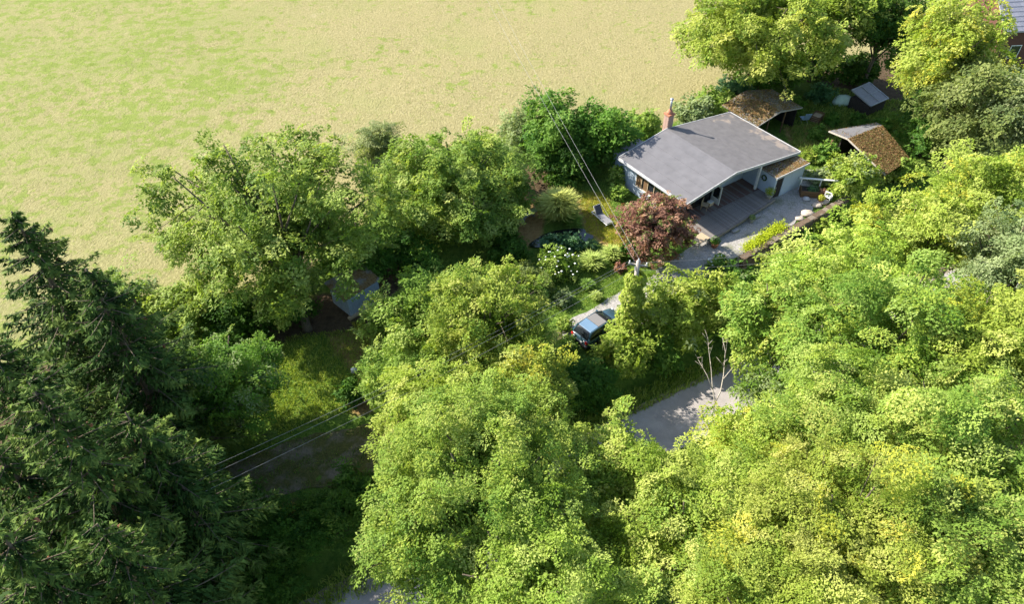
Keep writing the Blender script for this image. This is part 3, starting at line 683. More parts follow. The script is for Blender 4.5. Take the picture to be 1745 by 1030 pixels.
# things standing on and beside the deck
def table():
    t = thing('low_table', 'pale sunlit wooden slatted table at the end of the plank deck', 'table', hw(.05, -1.95), RZ + .1)
    for k in range(6): MB().box(-.55, .55, -.40 + k * .135, -.40 + k * .135 + .125, .62, .655).build('slat', M['wood_pale'], t)
    for x in (-.48, .42):
        for y in (-.34, .30): MB().box(x, x + .06, y, y + .06, 0, .62).build('leg', M['white'], t)
    MB().box(-.46, .46, -.33, -.30, .53, .618).box(-.46, .46, .31, .34, .53, .618).build('apron', M['white'], t)
table()
def leafy(parent, c, r, n, pal, leaf, seed, name='foliage', squash=.8, slim=.55):
    rng = np.random.default_rng(seed); d = sph(rng, n); p = np.array(c) + d * r * rng.random((n, 1)) ** .35 * np.array([1, 1, squash])
    return leaves(name, p, d + [0, 0, .7] + rng.normal(0, .4, (n, 3)), d + rng.normal(0, .5, (n, 3)), leaf * rng.uniform(.7, 1.3, n), leaf * slim * rng.uniform(.8, 1.2, n), colours(rng, pal, rng.normal(.5, .25, n)), M['leaf'], parent)
def potted(label, loc, r, pal, seed, mat='pot', hh=.32, group='potted plants round the cottage'):
    t = thing('potted_plant', label, 'pot plant', loc, 0, group)
    MB().lathe([(r * .5, 0), (r * .72, hh), (r * .78, hh + .02), (r * .66, hh + .02), (r * .6, hh - .04)], 14).build('pot', M[mat], t, True)
    leafy(t, (0, 0, hh + r * .7), r, 420, pal, .11, seed); return t
potted('bright lime plant in a pot at the deck corner below the wreath', hw(8.25, -1.15, .46), .42, 'lime', 3)
potted('small dark leaved pot plant beside the table at the deck end', hw(.75, -2.75, .04), .40, 'deep', 4, 'terracotta')
potted('pale flowering pot plant standing by the deck steps', hw(5.2, -2.25, .04), .26, 'silver', 5)
def lump(name, label, cat, loc, mat, s, seed, group=None):
    rnd = random.Random(seed); b = MB(); n, m = 10, 6; V = []
    for i in range(m + 1):
        ph = math.pi * i / m
        for k in range(n):
            th = 2 * math.pi * k / n; r = 1 + rnd.uniform(-.14, .14); V.append((s[0] * r * math.sin(ph) * math.cos(th), s[1] * r * math.sin(ph) * math.sin(th), max(0, s[2] * (.35 + .65 * r * math.cos(ph)))))
    F = [(i*n+k, (i+1)*n+k, (i+1)*n+(k+1) % n, i*n+(k+1) % n) for i in range(m) for k in range(n)]
    o = b.add(V, F).build(name, mat, None, True); o.location = loc; return tag(o, label, cat, group)
def porch_chair(loc, rz, label):
    t = thing('porch_chair', label, 'chair', loc, rz)
    MB().box(-.25, .25, -.25, .25, .40, .44).build('seat', M['wood_pale'], t)
    b_ = MB().box(-.25, -.21, .22, .26, .44, .9).box(.21, .25, .22, .26, .44, .9).build('back_frame', M['wood_pale'], t)
    for k in range(3): MB().box(-.21, .21, .225, .25, .55 + .12 * k, .62 + .12 * k).build('back_slat', M['wood_pale'], t)
    for x in (-.24, .20):
        for y in (-.24, .20): MB().box(x, x + .04, y, y + .04, 0, .40).build('leg', M['wood_pale'], t)
porch_chair(hw(3.0, .62, .46), RZ + .5, 'pale wooden chair in the shade before the glazed doors')
b = thing('shoe_rack', 'low pale box beside the open white door on the deck', 'box', hw(3.75, .75, .46), RZ)
MB().box(-.22, .22, -.16, .16, 0, .30).build('crate_side', M['wood_pale'], b); MB().box(-.24, .24, -.18, .18, .302, .33).build('lid', M['white'], b)

# sun lounger on the dry grass
def lounger():
    g0, g1 = at(1011, 356, .35), at(1042, 384, .3); d = (g1 - g0); rz = math.atan2(d.y, d.x); c = (g0 + g1) / 2
    t = thing('sun_lounger', 'grey cushioned sun lounger with white frame on dry grass by the copper maple', 'sun lounger', (c.x, c.y, tz(c.x, c.y)), rz)
    MB().box(-.35, 1.0, -.33, -.28, .27, .32).box(-.35, 1.0, .28, .33, .27, .32).box(-.98, -.35, -.33, -.28, .27, .32).box(-.98, -.35, .28, .33, .27, .32).box(.95, 1.0, -.28, .28, .272, .318).box(-.98, -.93, -.28, .28, .272, .318).build('frame', M['white'], t)
    MB().box(-.33, .98, -.275, .275, .325, .40).build('seat_cushion', M['fabric_grey'], t, bevel=.02)
    Mx = Matrix.Translation((-.36, 0, .36)) @ Matrix.Rotation(math.radians(52), 4, 'Y')
    MB().box(-.72, 0, -.275, .275, 0, .075, Mx).build('back_cushion', M['fabric_dark'], t, bevel=.02)
    MB().box(-.74, 0, -.32, -.28, -.03, .01, Mx).box(-.74, 0, .28, .32, -.03, .01, Mx).box(-.74, -.70, -.28, .28, -.028, .008, Mx).build('back_frame', M['white'], t)
    for x in (-.9, .85):
        for y in (-.32, .28): MB().box(x, x + .04, y, y + .04, 0, .268).build('leg', M['white'], t)
lounger()

# stone bench and birdbath in the shade left of the pampas clump
p0, p1 = at(887, 372, .42), at(912, 357, .42); c = (p0 + p1) / 2; rz = math.atan2((p1 - p0).y, (p1 - p0).x)
t = thing('garden_bench', 'low grey stone bench under the dark green tree', 'bench', (c.x, c.y, tz(c.x, c.y)), rz)
MB().box(-.85, .85, -.22, .22, .36, .44).build('seat', M['concrete'], t, bevel=.02)
for x in (-.62, .46): MB().box(x, x + .16, -.17, .17, 0, .36).build('leg', M['concrete'], t, bevel=.01)
c = ground_at(945, 314); t = thing('bird_bath', 'round grey bird bath in shade behind the pampas clump', 'bird bath', c)
MB().lathe([(.26, 0), (.26, .06), (.11, .12), (.09, .55), (.16, .62)], 18).build('pedestal', M['concrete'], t, True)
MB().lathe([(.12, .62), (.42, .70), (.50, .78), (.46, .78), (.36, .73), (.05, .71)], 24).build('bowl', M['concrete'], t, True)

# ------------------------------------------------------------------ dry stone wall along the lane: single stones
def stone_wall():
    a, b_ = ground_at(1262, 446), ground_at(1440, 343); A = Vector((a.x, a.y)); B = Vector((b_.x, b_.y)); d = (B - A); L = d.length; rz = math.atan2(d.y, d.x)
    t = thing('stone_wall', 'long brown dry stone retaining wall beside the gravel lane', 'wall', (A.x, A.y, 0), rz)
    rnd = random.Random(12); z0, z1 = -1.15, .28; core = MB().box(.22, L - .22, -.04, .20, z0, z1 - .10).build('wall_core', M['stone'], t)
    meshes = []
    for k in range(9):
        m_ = MB().box(-.5, .5, -.5, .5, -.5, .5)
        v = [(x * (.86 + rnd.random() * .14), y * (.8 + rnd.random() * .2), z * (.84 + rnd.random() * .16)) for x, y, z in m_.v]
        mm = bpy.data.meshes.new('stone'); mm.from_pydata(v, [], m_.f); mm.materials.append(M[('stone', 'stone', 'stone2')[k % 3]]); meshes.append(mm)
    z = z0 + .35; n = 0
    while z < z1 - .1:
        hgt = rnd.uniform(.15, .21); x = rnd.uniform(0, .15)
        while x < L:
            w = rnd.uniform(.22, .5); o = link('stone', rnd.choice(meshes), None, t)
            o.location = (x + w / 2, -.10 + rnd.uniform(-.03, .03), z + hgt / 2); o.scale = (w * 1.05, .24, hgt * 1.12); o.rotation_euler = (rnd.uniform(-.05, .05), rnd.uniform(-.05, .05), rnd.uniform(-.06, .06)); x += w; n += 1
        z += hgt
    cap = MB().box(-.5, .5, -.5, .5, -.5, .5); capm = []
    for k in range(4):
        v = [(x * (.85 + rnd.random() * .15), y * (.85 + rnd.random() * .15), zz * (.8 + rnd.random() * .2)) for x, y, zz in cap.v]
        mm = bpy.data.meshes.new('cap_stone'); mm.from_pydata(v, [], cap.f); mm.materials.append(M[('stone2', 'stone', 'stone2', 'stone')[k]]); capm.append(mm)
    x = 0
    while x < L:
        w = rnd.uniform(.35, .7); o = link('cap_stone', rnd.choice(capm), None, t); o.location = (x + w / 2, .04, z1 - .05 + rnd.uniform(-.02, .04)); o.scale = (w, rnd.uniform(.40, .55), .13); o.rotation_euler = (rnd.uniform(-.06, .06), rnd.uniform(-.05, .05), rnd.uniform(-.1, .1)); x += w * .98
    return t
stone_wall()
for k, (x, y, s) in enumerate(((1376, 366, .55), (1392, 352, .42), (1362, 374, .35), (1402, 346, .5))):
    g = ground_at(x, y); lump('rock', ('largest pale rock of the row edging the gravel lane', 'pale rock between the two biggest lane edge rocks', 'smallest pale rock at the lower end of the rock row', 'pale rock beside the yellow flowering pot')[k], 'rock', g, M['stone3'], (s, s * .7, s * .6), 40 + k, 'pale rocks beside the lane')
# bright sedum spilling over the wall's lower end
t = thing('sedum_mat', 'bright yellow green sedum spilling over the lower end of the stone wall', 'plant', ground_at(1295, 412))
rng = np.random.default_rng(77); A, B = ground_at(1272, 430) - t.location, ground_at(1332, 388) - t.location; n = 5200; f_ = rng.random(n)
p = np.array(A)[None] + (np.array(B) - np.array(A))[None] * f_[:, None] + np.stack([rng.normal(0, .26, n), rng.normal(0, .26, n), np.zeros(n)], -1); p[:, 2] = .12 + np.abs(rng.normal(0, .20, n)) * (.6 + .6 * np.sin(f_ * 14) ** 2)
leaves('foliage', p, rng.normal(0, .5, (n, 3)) + [0, 0, 1], rng.normal(size=(n, 3)), rng.uniform(.07, .15, n), rng.uniform(.05, .1, n), np.array([.46, .54, .03]) * rng.uniform(.5, 1.25, (n, 1)), M['leaf'], t)

# raised trough with white rail, white plastic chair
def planter():
    g = ground_at(1378, 332); t = thing('timber_planter', 'dark timber raised planter with white rail beside gravel lane', 'planter', g, RZ - .75)
    for k in range(3): MB().box(-.75, .75, -.48, -.44, .03 + k * .2, .21 + k * .2).build('board', M['wood_brown'], t)
    for k in range(3): MB().box(-.75, -.71, -.437, .45, .03 + k * .2, .21 + k * .2).build('board', M['wood_brown'], t)
    for k in range(3): MB().box(.71, .75, -.437, .45, .03 + k * .2, .21 + k * .2).build('board', M['wood_brown'], t)
    MB().box(-.70, .70, -.436, .44, .0, .5).build('soil', M['wood_dark'], t)
    for x in (-.78, .72, 2.0): MB().box(x, x + .08, .46, .54, 0, 1.15).build('post', M['white'], t)
    MB().box(-.95, 2.25, .42, .58, 1.15, 1.22).build('rail', M['white'], t)
    leafy(t, (.2, 0, .62), .5, 300, 'teal', .12, 6, squash=.5)
planter()
lump('garden_stone', 'round pale grey stone sitting on the gravel beside the timber planter', 'stone', ground_at(1377, 334) + Vector((-.35, -.6, .02)), M['pot'], (.3, .26, .3), 4)
def white_chair():
    g = ground_at(1409, 342); t = thing('garden_chair', 'white plastic garden chair beside the stone wall', 'chair', g, 2.4)
    MB().box(-.26, .26, -.26, .26, .40, .44).build('seat', M['white'], t, bevel=.01)
    MB().box(-.26, -.19, .22, .27, .44, .95).box(.19, .26, .22, .27, .44, .95).box(-.19, .19, .222, .268, .86, .95).build('backrest', M['white'], t)
    for x in (-.26, .20):
        for y in (-.26, .20): MB().box(x, x + .06, y, y + .06, 0, .40).build('leg', M['white'], t)
        MB().box(x, x + .06, -.26, .22, .62, .66).build('armrest', M['white'], t)
        MB().box(x, x + .06, -.26, -.21, .44, .618).build('arm_post', M['white'], t)
white_chair()
potted('purple flowering pot plant beside the white plastic chair', ground_at(1400, 336), .34, 'copper', 15, 'terracotta')
potted('yellow flowering pot plant between chair and pale rocks', ground_at(1397, 346), .30, 'yellow', 16, 'terracotta')

# ------------------------------------------------------------------ sheds behind the cottage
def moss_scatter(name, parent, quad, n, seed, pal=((.25, .155, .07), (.17, .10, .04), (.16, .15, .045))):
    rng = np.random.default_rng(seed); a, b_, c, d = (np.array(q, float) for q in quad); u, v = rng.random((2, n, 1))
    p = (a * (1 - u) + b_ * u) * (1 - v) + (d * (1 - u) + c * u) * v; nrm = np.cross(b_ - a, d - a); nrm /= np.linalg.norm(nrm); nrm *= np.sign(nrm[2])
    cols = np.array(pal)[rng.integers(0, len(pal), n)] * rng.uniform(.5, 1.35, (n, 1))
    o = leaves(name, p + nrm * .02, nrm + rng.normal(0, .45, (n, 3)), rng.normal(size=(n, 3)), rng.uniform(.06, .2, n), rng.uniform(.05, .12, n), cols, M['grass'], parent); o['kind'] = 'stuff'; return o
def panel(q, th):
    q = [Vector(p) for p in q]; n = (q[1] - q[0]).cross(q[3] - q[0]).normalized(); n = n if n.z > 0 else -n
    return MB().add([p - n * th for p in q] + q, [(3,2,1,0),(4,5,6,7),(0,1,5,4),(1,2,6,5),(2,3,7,6),(3,0,4,7)])
def back_shed():
    s = thing('open_shed', 'open fronted shed with mossy brown roof touching the cottage back corner', 'shed', (F0.x, F0.y, 0), RZ)
    ql = [(13.5, 5.15, 2.05), (16.15, 5.15, 2.6), (16.5, 9.4, 2.6), (13.6, 9.4, 2.05)]; qr = [(16.16, 5.15, 2.6), (19.2, 5.15, 2.05), (19.6, 8.9, 2.05), (16.51, 9.4, 2.6)]
    a = panel(ql, .07).build('roof', M['moss_grey'], s); b_ = panel(qr, .07).build('roof', M['moss_grey'], s); moss_scatter('moss', a, ql, 2600, 51); moss_scatter('moss', b_, qr, 1600, 52, ((.30, .20, .09), (.20, .18, .07), (.26, .25, .2)))
    MB().bar((13.45, 5.1, 1.98), (16.16, 5.1, 2.54), .04, .11).build('barge_board', M['pole'], s); MB().bar((16.16, 5.1, 2.54), (19.25, 5.1, 1.98), .04, .11).build('barge_board', M['pole'], s)
    MB().prism([(13.65, 0), (19.0, 0), (19.0, 1.98), (16.2, 2.45), (13.65, 1.98)], 8.5, 8.6).build('back_wall', M['wood_dark'], s); MB().box(13.6, 13.7, 5.4, 8.498, 0, 1.98).build('side_wall', M['wood_dark'], s); MB().box(18.95, 19.05, 5.4, 8.498, 0, 1.98).build('side_wall', M['wood_dark'], s)
    for x in (15.2, 17.3): MB().box(x, x + .1, 5.35, 5.45, 0, 2.2).build('post', M['wood_brown'], s)
back_shed()
def side_shed():
    s = thing('garden_shed', 'timber garden shed with long brown mossy roof half hidden by trees', 'shed', (F0.x, F0.y, 0), RZ)
    q1 = [(17.2, -1.0, 2.65), (21.3, -1.3, 2.65), (20.3, -5.0, 1.7), (16.7, -5.3, 1.7)]; q2 = [(17.9, 1.2, 2.05), (22.4, -.2, 2.05), (21.3, -1.29, 2.65), (17.2, -.99, 2.65)]
    a = panel(q1, .08).build('roof', M['moss'], s); b_ = panel(q2, .08).build('roof', M['felt'], s); moss_scatter('moss', a, q1, 4200, 61); moss_scatter('moss', b_, [q2[0], q2[1], q2[2], q2[3]], 350, 62)
    MB().bar((16.65, -5.3, 1.65), (17.15, -1.0, 2.6), .04, .12).build('barge_board', M['pole'], s); MB().bar((17.15, -1.0, 2.6), (17.85, 1.2, 2.0), .04, .12).build('barge_board', M['pole'], s)
    MB().box(17.3, 20.0, -4.7, -4.6, 0, 1.62).build('wall', M['wood_dark'], s); MB().box(20.1, 20.2, -4.597, 0, 0, 1.70).build('wall', M['wood_dark'], s); MB().box(18.2, 18.3, -4.597, -2.2, 0, 1.7).build('wall', M['wood_dark'], s); MB().box(18.2, 20.1, 0, .1, 0, 1.9).build('wall', M['wood_dark'], s)
    for y in (-4.2, -2.0, .3): MB().box(17.35, 17.47, y, y + .12, 0, 1.75).build('post', M['wood_brown'], s)
side_shed()
# junk inside the shed's open side
c = hw(17.1, .15); t = thing('water_butt', 'pale grey water butt under the mossy shed gable', 'barrel', c, 0)
MB().lathe([(.26, 0), (.30, .3), (.30, .6), (.26, .85)], 16).build('drum', M['pot'], t, True); MB().lathe([(.28, .85), (.28, .89), (.05, .93)], 16).build('lid', M['white'], t, True)
# cold frame / small greenhouse with metal edged glass top
def cold_frame():
    c = hw(27.5, 3.8); t = thing('cold_frame', 'glass topped cold frame with bright metal edges among dark shrubs', 'cold frame', c, RZ)
    q = [(-1.5, -1.15, 1.15), (1.15, -1.15, 1.15), (1.15, 1.15, 1.75), (-1.5, 1.15, 1.75)]
    MB().box(-1.4, 1.05, -1.05, 1.05, 0, 1.08).build('frame_base', M['wood_dark'], t); panel([(x * .98, y * .98, z) for x, y, z in q], .02).build('pane', M['slate2'], t)  # pane's pale grey stands in for reflection on the glass
    for i in range(4): MB().bar(q[i], q[(i + 1) % 4], .09).build('edge_rail', M['steel'], t)
    MB().bar((-.17, -1.15, 1.18), (-.17, 1.15, 1.78), .04).build('glazing_bar', M['steel'], t); MB().bar((-1.5, 0, 1.47), (1.15, 0, 1.47), .04).build('glazing_bar', M['steel'], t)
cold_frame()
lump('tarpaulin', 'pale mint tarpaulin bundle on shaded grass beside the cold frame', 'tarpaulin', hw(26.2, 5.5, 0), M['mint'], (1.05, .6, .95), 21)
t = thing('folding_chair', 'light blue folding chair in shade beside the open shed', 'chair', hw(20.5, 5.4), RZ + 2.7)
MB().box(-.3, .3, -.32, .30, .42, .46).build('seat', M['blue_plastic'], t); MB().add([Matrix.Rotation(-.35, 4, 'X') @ Vector(p) + Vector((0, .3, .44)) for p in MB().box(-.3, .3, 0, .04, 0, .75).v], [(3,2,1,0),(4,5,6,7),(0,1,5,4),(1,2,6,5),(2,3,7,6),(3,0,4,7)]).build('backrest', M['blue_plastic'], t)
for x in (-.29, .25):
    MB().bar((x + .02, -.34, 0), (x + .02, .28, .44), .035).build('leg', M['steel'], t); MB().bar((x + .02, .40, 0), (x + .02, -.25, .44), .035).build('leg', M['steel'], t)
t = thing('log_crate', 'brown slatted timber crate beside the light blue chair', 'crate', hw(21.7, 4.9), RZ + .3)
for k in range(4):
    z = .05 + k * .17
    MB().box(-.6, .6, -.42, -.39, z, z + .13).build('slat', M['wood_brown'], t); MB().box(-.6, .6, .39, .42, z, z + .13).build('slat', M['wood_brown'], t)
    MB().box(-.6, -.57, -.388, .388, z, z + .13).build('slat', M['wood_brown'], t); MB().box(.57, .6, -.388, .388, z, z + .13).build('slat', M['wood_brown'], t)
MB().box(-.56, .56, -.385, .385, 0, .5).build('firewood', M['wood_pale'], t)

# blue shed under the walnut tree
def blue_shed():
    g = ground_at(598, 543); e = ground_at(650, 509); d = e - g; rz = math.atan2(d.y, d.x); L = d.length
    s = thing('blue_shed', 'small faded blue timber shed under the walnut tree', 'shed', (g.x, g.y, 0), rz)
    n = 9
    for k in range(n):
        x0 = .02 + (L - .04) * k / n; MB().box(x0, x0 + (L - .04) / n - .015, 0, .05, .18, 1.6 + (.012 if k % 2 else 0)).build('board', M['blue_shed'], s)
    MB().box(.02, L - .02, -.0 + .06, 1.9, .16, 1.58).build('wall', M['blue_shed'], s); MB().box(-.18, L + .18, -.16, .10, 0, .16).build('plinth', M['wood_pale'], s)
    panel([(-.2, .02, 1.65), (L + .2, .02, 1.65), (L + .2, 2.1, 2.0), (-.2, 2.1, 2.0)], .06).build('roof', M['moss_grey'], s)
blue_shed()
lump('garden_stone', 'small white stone lying on brown grass below the blue shed', 'stone', ground_at(604, 634), M['white'], (.22, .2, .35), 30)

# ------------------------------------------------------------------ brick farmhouse beyond the trees
def farmhouse():
    e0 = at(1716, 47, 4.2); h = thing('farmhouse', 'red brick farmhouse with grey slate roof beyond the trees', 'house', (e0.x, e0.y, 0), math.radians(6))
    MB().prism([(0, 0), (8, 0), (8, 4.1), (4, 7.3), (0, 4.1)], 0, 13, 'x').build('wall', M['redbrick'], h)
    r = MB().add([(-.4, -.4, 3.95), (13.4, -.4, 3.95), (13.4, 4, 7.5), (-.4, 4, 7.5), (-.4, 8.4, 3.95), (13.4, 8.4, 3.95), (-.4, -.4, 3.82), (13.4, -.4, 3.82), (13.4, 4, 7.36), (-.4, 4, 7.36), (-.4, 8.4, 3.82), (13.4, 8.4, 3.82)],
        [(0,1,2,3),(3,2,5,4),(7,6,9,8),(8,9,10,11),(0,6,7,1),(5,11,10,4),(6,0,3,9),(9,3,4,10),(1,7,8,2),(2,8,11,5)]).build('roof', M['slate'], h)
    rnd = random.Random(3); sm = []
    for k in range(3):
        m_ = MB().box(0, .385, 0, .44, 0, .012).mesh('slate'); m_.materials.append(M[('slate', 'slate2', 'slate')[k]]); sm.append(m_)
    ang = math.atan2(3.55, 4.4); n = 0
    for j in range(12):
        for i in range(24):
            if n >= 290: break
            u = -.42 + j * .40; o = link('slate', sm[rnd.randrange(3)], None, r); o.location = (-.4 + i * .40 + (.2 if j % 2 else 0), u, 3.985 + (u + .4) * math.tan(ang) + rnd.uniform(0, .006)); o.rotation_euler = (ang - .02, 0, 0); n += 1
    for x in (1.5, 4.3, 7.1):
        w = MB().box(x, x + 1.0, -.02, .02, 1.0, 2.3).build('window', M['glass'], h); MB().box(x - .06, x, -.05, .0, .95, 2.35).box(x + 1, x + 1.06, -.05, 0, .95, 2.35).box(x, x + 1, -.048, -.021, 2.28, 2.35).box(x, x + 1, -.048, -.021, .95, 1.02).build('window_frame', M['white'], w)
    for q in ((3.0, 1.3), (6.2, 1.9)):
        z = 3.97 + (q[1] + .4) * math.tan(ang); MB().box(q[0], q[0] + .7, q[1], q[1] + .06, z, z + .5).build('skylight', M['white'], h)
farmhouse()

# ------------------------------------------------------------------ utility pole with its cables
pt = at(1088, 446, 6.6); pz = tz(pt.x, pt.y)
t = thing('utility_pole', 'grey wooden utility pole rising out of the ivy hedge', 'pole', (pt.x, pt.y, pz))
MB().tube([(0, 0, -.2), (0, 0, 3), (0, 0, 6.62 - pz)], [.16, .145, .12], 12).build('shaft', M['pole'], t, True)
MB().bar((-.55, .12, 6.35 - pz), (.55, -.12, 6.35 - pz), .08, .09).build('cross_arm', M['pole'], t)
for x in (-.48, 0, .48): MB().lathe([(.035, 0), (.05, .05), (.03, .12), (.045, .16), (.02, .2)], 10, (x, .12 - (x + .55) * .218, 6.40 - pz if x else 6.63 - pz)).build('insulator', M['white'], t, True)
MB().box(-.1, .1, .13, .33, 5.5 - pz, 5.95 - pz).build('junction_box', M['steel'], t)
def cable(label, a, b_, sag, r=.007, n=20):
    P = [Vector(a).lerp(Vector(b_), k / n) - Vector((0, 0, sag * 4 * (k / n) * (1 - k / n))) for k in range(n + 1)]
    o = MB().tube(P, r, 5).build('overhead_cable', M['wire'], None, True); return tag(o, label, 'cable')
far_pole = at(215, 880, 6.6); hill_pole = at(815, -45, 7.2)
for i, (x, lab) in enumerate(((-.48, 'upper'), (0, 'middle'), (.48, 'lower'))):
    a = pt + Vector((x, .12 - (x + .55) * .218, (-.02 if x else .22)))
    cable('long overhead cable from the pole down the shaded drive, %s of three' % lab, a, far_pole + Vector((x, -x * .8, .2 if not x else 0)), .55)
for i, x in enumerate((-.42, .42)):
    cable('overhead cable crossing the garden from pole to meadow, %s of the pair' % ('cottage side' if x > 0 else 'pond side'), pt + Vector((x * .4, .05, -.1)), hill_pole + Vector((x * 1.2, 0, 0)), .3, .008)
cable('upper overhead cable from the pole across the gravel lane', pt + Vector((.1, 0, -.1)), at(1560, 400, 6.2), .35, .006); cable('lower overhead cable from the pole across the gravel lane', pt + Vector((.1, 0, -.7)), at(1560, 418, 5.6), .35, .006)
# the next pole of the line stands among the spruces
fz = tz(far_pole.x, far_pole.y); t = thing('utility_pole', 'grey wooden utility pole hidden among the dark spruces', 'pole', (far_pole.x, far_pole.y, fz))
MB().tube([(0, 0, -.2), (0, 0, 3), (0, 0, 6.7 - fz)], [.16, .145, .12], 12).build('shaft', M['pole'], t, True); MB().bar((-.55, .45, 6.5 - fz), (.55, -.45, 6.5 - fz), .09, .1).build('cross_arm', M['pole'], t)

# ------------------------------------------------------------------ the parked car
def car():
    c = at(1010, 551, 1.45); a = at(989, 546, 1.45); b_ = at(1013.4, 530, 1.45); rz = math.atan2((b_ - a).y, (b_ - a).x)
    c = c + Vector((math.cos(rz), math.sin(rz), 0)) * .6
    z0 = tz(c.x, c.y) + .045; t = thing('parked_car', 'small dark teal hatchback parked on the drive behind the ivy hedge', 'car', (c.x, c.y, z0), rz)
    Wd, n = .80, 12
    # lower body: cross sections along x (rear -1.75 .. front 1.95)
    sec = [(-1.74, .42, .86, .66), (-1.66, .30, .95, .74), (-1.3, .26, .98, .79), (-.6, .25, .97, .80), (.4, .25, .95, .80), (.95, .25, .94, .79), (1.5, .26, .86, .77), (1.85, .30, .74, .70), (1.95, .40, .62, .60)]
    def loft(sec, ring):
        V, F = [], []; m = None
        for s in sec: r = ring(*s); m = len(r); V += r
        for i in range(len(sec) - 1):
            for k in range(m): F.append((i*m+k, i*m+(k+1) % m, (i+1)*m+(k+1) % m, (i+1)*m+k))
        F.append(tuple(range(m))[::-1]); F.append(tuple((len(sec)-1)*m + k for k in range(m))); return V, F
    def ring(x, zb, zt, w):
        pts = [(-w * .86, zb), (w * .86, zb), (w * .97, zb + .10), (w, zb + (zt - zb) * .45), (w * .97, zt - .10), (w * .88, zt), (-w * .88, zt), (-w * .97, zt - .10), (-w, zb + (zt - zb) * .45), (-w * .97, zb + .10)]
        return [(x, y, z) for y, z in pts]
    body = MB().add(*loft(sec, ring)).build('body', M['teal'], t, True); sm = body.modifiers.new('s', 'SUBSURF'); sm.levels = 1; sm.render_levels = 2
    # cabin
    def ring2(x, zb, zt, wb, wt):
        return [(x, -wb, zb), (x, wb, zb), (x, (wb + wt) / 2 + .02, (zb + zt) / 2), (x, wt, zt - .03), (x, wt - .09, zt), (x, -wt + .09, zt), (x, -wt, zt - .03), (x, -(wb + wt) / 2 - .02, (zb + zt) / 2)]
    cab = MB().add(*loft([(-1.62, .93, .97, .70, .66), (-1.52, .93, 1.22, .72, .60), (-1.36, .93, 1.40, .73, .57), (-.9, .93, 1.455, .74, .57), (-.2, .93, 1.46, .74, .57), (.18, .93, 1.42, .74, .57), (.55, .92, 1.20, .73, .62), (.98, .92, .955, .70, .66)], ring2)).build('cabin', M['glass'], t, True)
    # roof skin in two halves: rear half with sky reflection in its colour, grey fabric front half; pillars
    MB().add([(-1.34, -.53, 1.412), (-.62, -.54, 1.467), (-.62, .54, 1.467), (-1.34, .53, 1.412), (-1.30, -.50, 1.44), (-.62, -.50, 1.488), (-.62, .50, 1.488), (-1.30, .50, 1.44)], [(3,2,1,0),(4,5,6,7),(0,1,5,4),(1,2,6,5),(2,3,7,6),(3,0,4,7)]).build('roof_panel', M['car_roof'], t, bevel=.012)
    MB().add([(-.60, -.54, 1.467), (.16, -.53, 1.43), (.16, .53, 1.43), (-.60, .54, 1.467), (-.60, -.50, 1.492), (.13, -.49, 1.452), (.13, .49, 1.452), (-.60, .50, 1.492)], [(3,2,1,0),(4,5,6,7),(0,1,5,4),(1,2,6,5),(2,3,7,6),(3,0,4,7)]).build('sunroof', M['car_fabric'], t, bevel=.01)
    for s in (-1, 1):
        MB().bar((.98, s * .67, .95), (.17, s * .555, 1.435), .07, .05).build('pillar', M['teal'], t); MB().bar((-1.60, s * .68, .95), (-1.34, s * .56, 1.42), .12, .07).build('pillar', M['teal'], t); MB().bar((-.35, s * .745, .93), (-.38, s * .575, 1.45), .08, .04).build('pillar', M['teal'], t)
        MB().bar((-1.36, s * .565, 1.425), (.18, s * .565, 1.43), .05, .05).build('roof_rail', M['teal'], t)
        mir = MB().box(.62, .74, s * .84 - .09, s * .84 + .09, .95, 1.08).build('mirror', M['teal'], t, bevel=.03)
        MB().lathe([(.05, 0), (.115, .01), (.12, .05), (.05, .06)], 14).build('tail_light', M['red_lens'], t, True).matrix_local = Matrix.Translation((-1.70, s * .60, .80)) @ Matrix.Rotation(-math.pi / 2, 4, 'Y') @ Matrix.Scale(1.25, 4, (1, 0, 0))
        MB().lathe([(.05, 0), (.085, .01), (.09, .05), (.04, .06)], 14).build('reversing_light', M['clear_lens'], t, True).matrix_local = Matrix.Translation((-1.71, s * .42, .80)) @ Matrix.Rotation(-math.pi / 2, 4, 'Y')
        MB().lathe([(.06, 0), (.13, .02), (.12, .07), (.05, .09)], 14).build('headlight', M['clear_lens'], t, True).matrix_local = Matrix.Translation((1.82, s * .52, .64)) @ Matrix.Rotation(math.pi / 2, 4, 'Y')
        MB().box(-.98, -.12, s * .80 - .006, s * .80 + .006, .62, .66).build('side_trim', M['plastic_black'], t)
        MB().box(-.28, -.12, s * .812 - .012, s * .812 + .012, .80, .83).build('door_handle', M['steel'], t)
        for x in (-1.12, 1.22):
            w = MB().lathe([(.20, -.09), (.285, -.085), (.30, -.05), (.30, .05), (.285, .085), (.20, .09)], 22).build('wheel', M['tyre'], t, True); w.matrix_local = Matrix.Translation((x, s * .70, .30)) @ Matrix.Rotation(math.pi / 2, 4, 'X')
            r_ = MB().lathe([(.04, .0), (.19, .0), (.20, .03), (.05, .05)], 16).build('rim', M['rim'], w, True); r_.location = (0, 0, -.105 * s * 1.0 - .02)
            MB().lathe([(.33, -.055), (.36, -.05), (.36, .05), (.33, .055)], 22).build('wheel_arch', M['plastic_black'], t, True).matrix_local = Matrix.Translation((x, s * .745, .31)) @ Matrix.Rotation(math.pi / 2, 4, 'X')
    MB().box(-1.80, -1.66, -.70, .70, .34, .52).build('rear_bumper', M['plastic_black'], t, bevel=.04); MB().box(1.84, 2.0, -.62, .62, .32, .48).build('front_bumper', M['plastic_black'], t, bevel=.04)
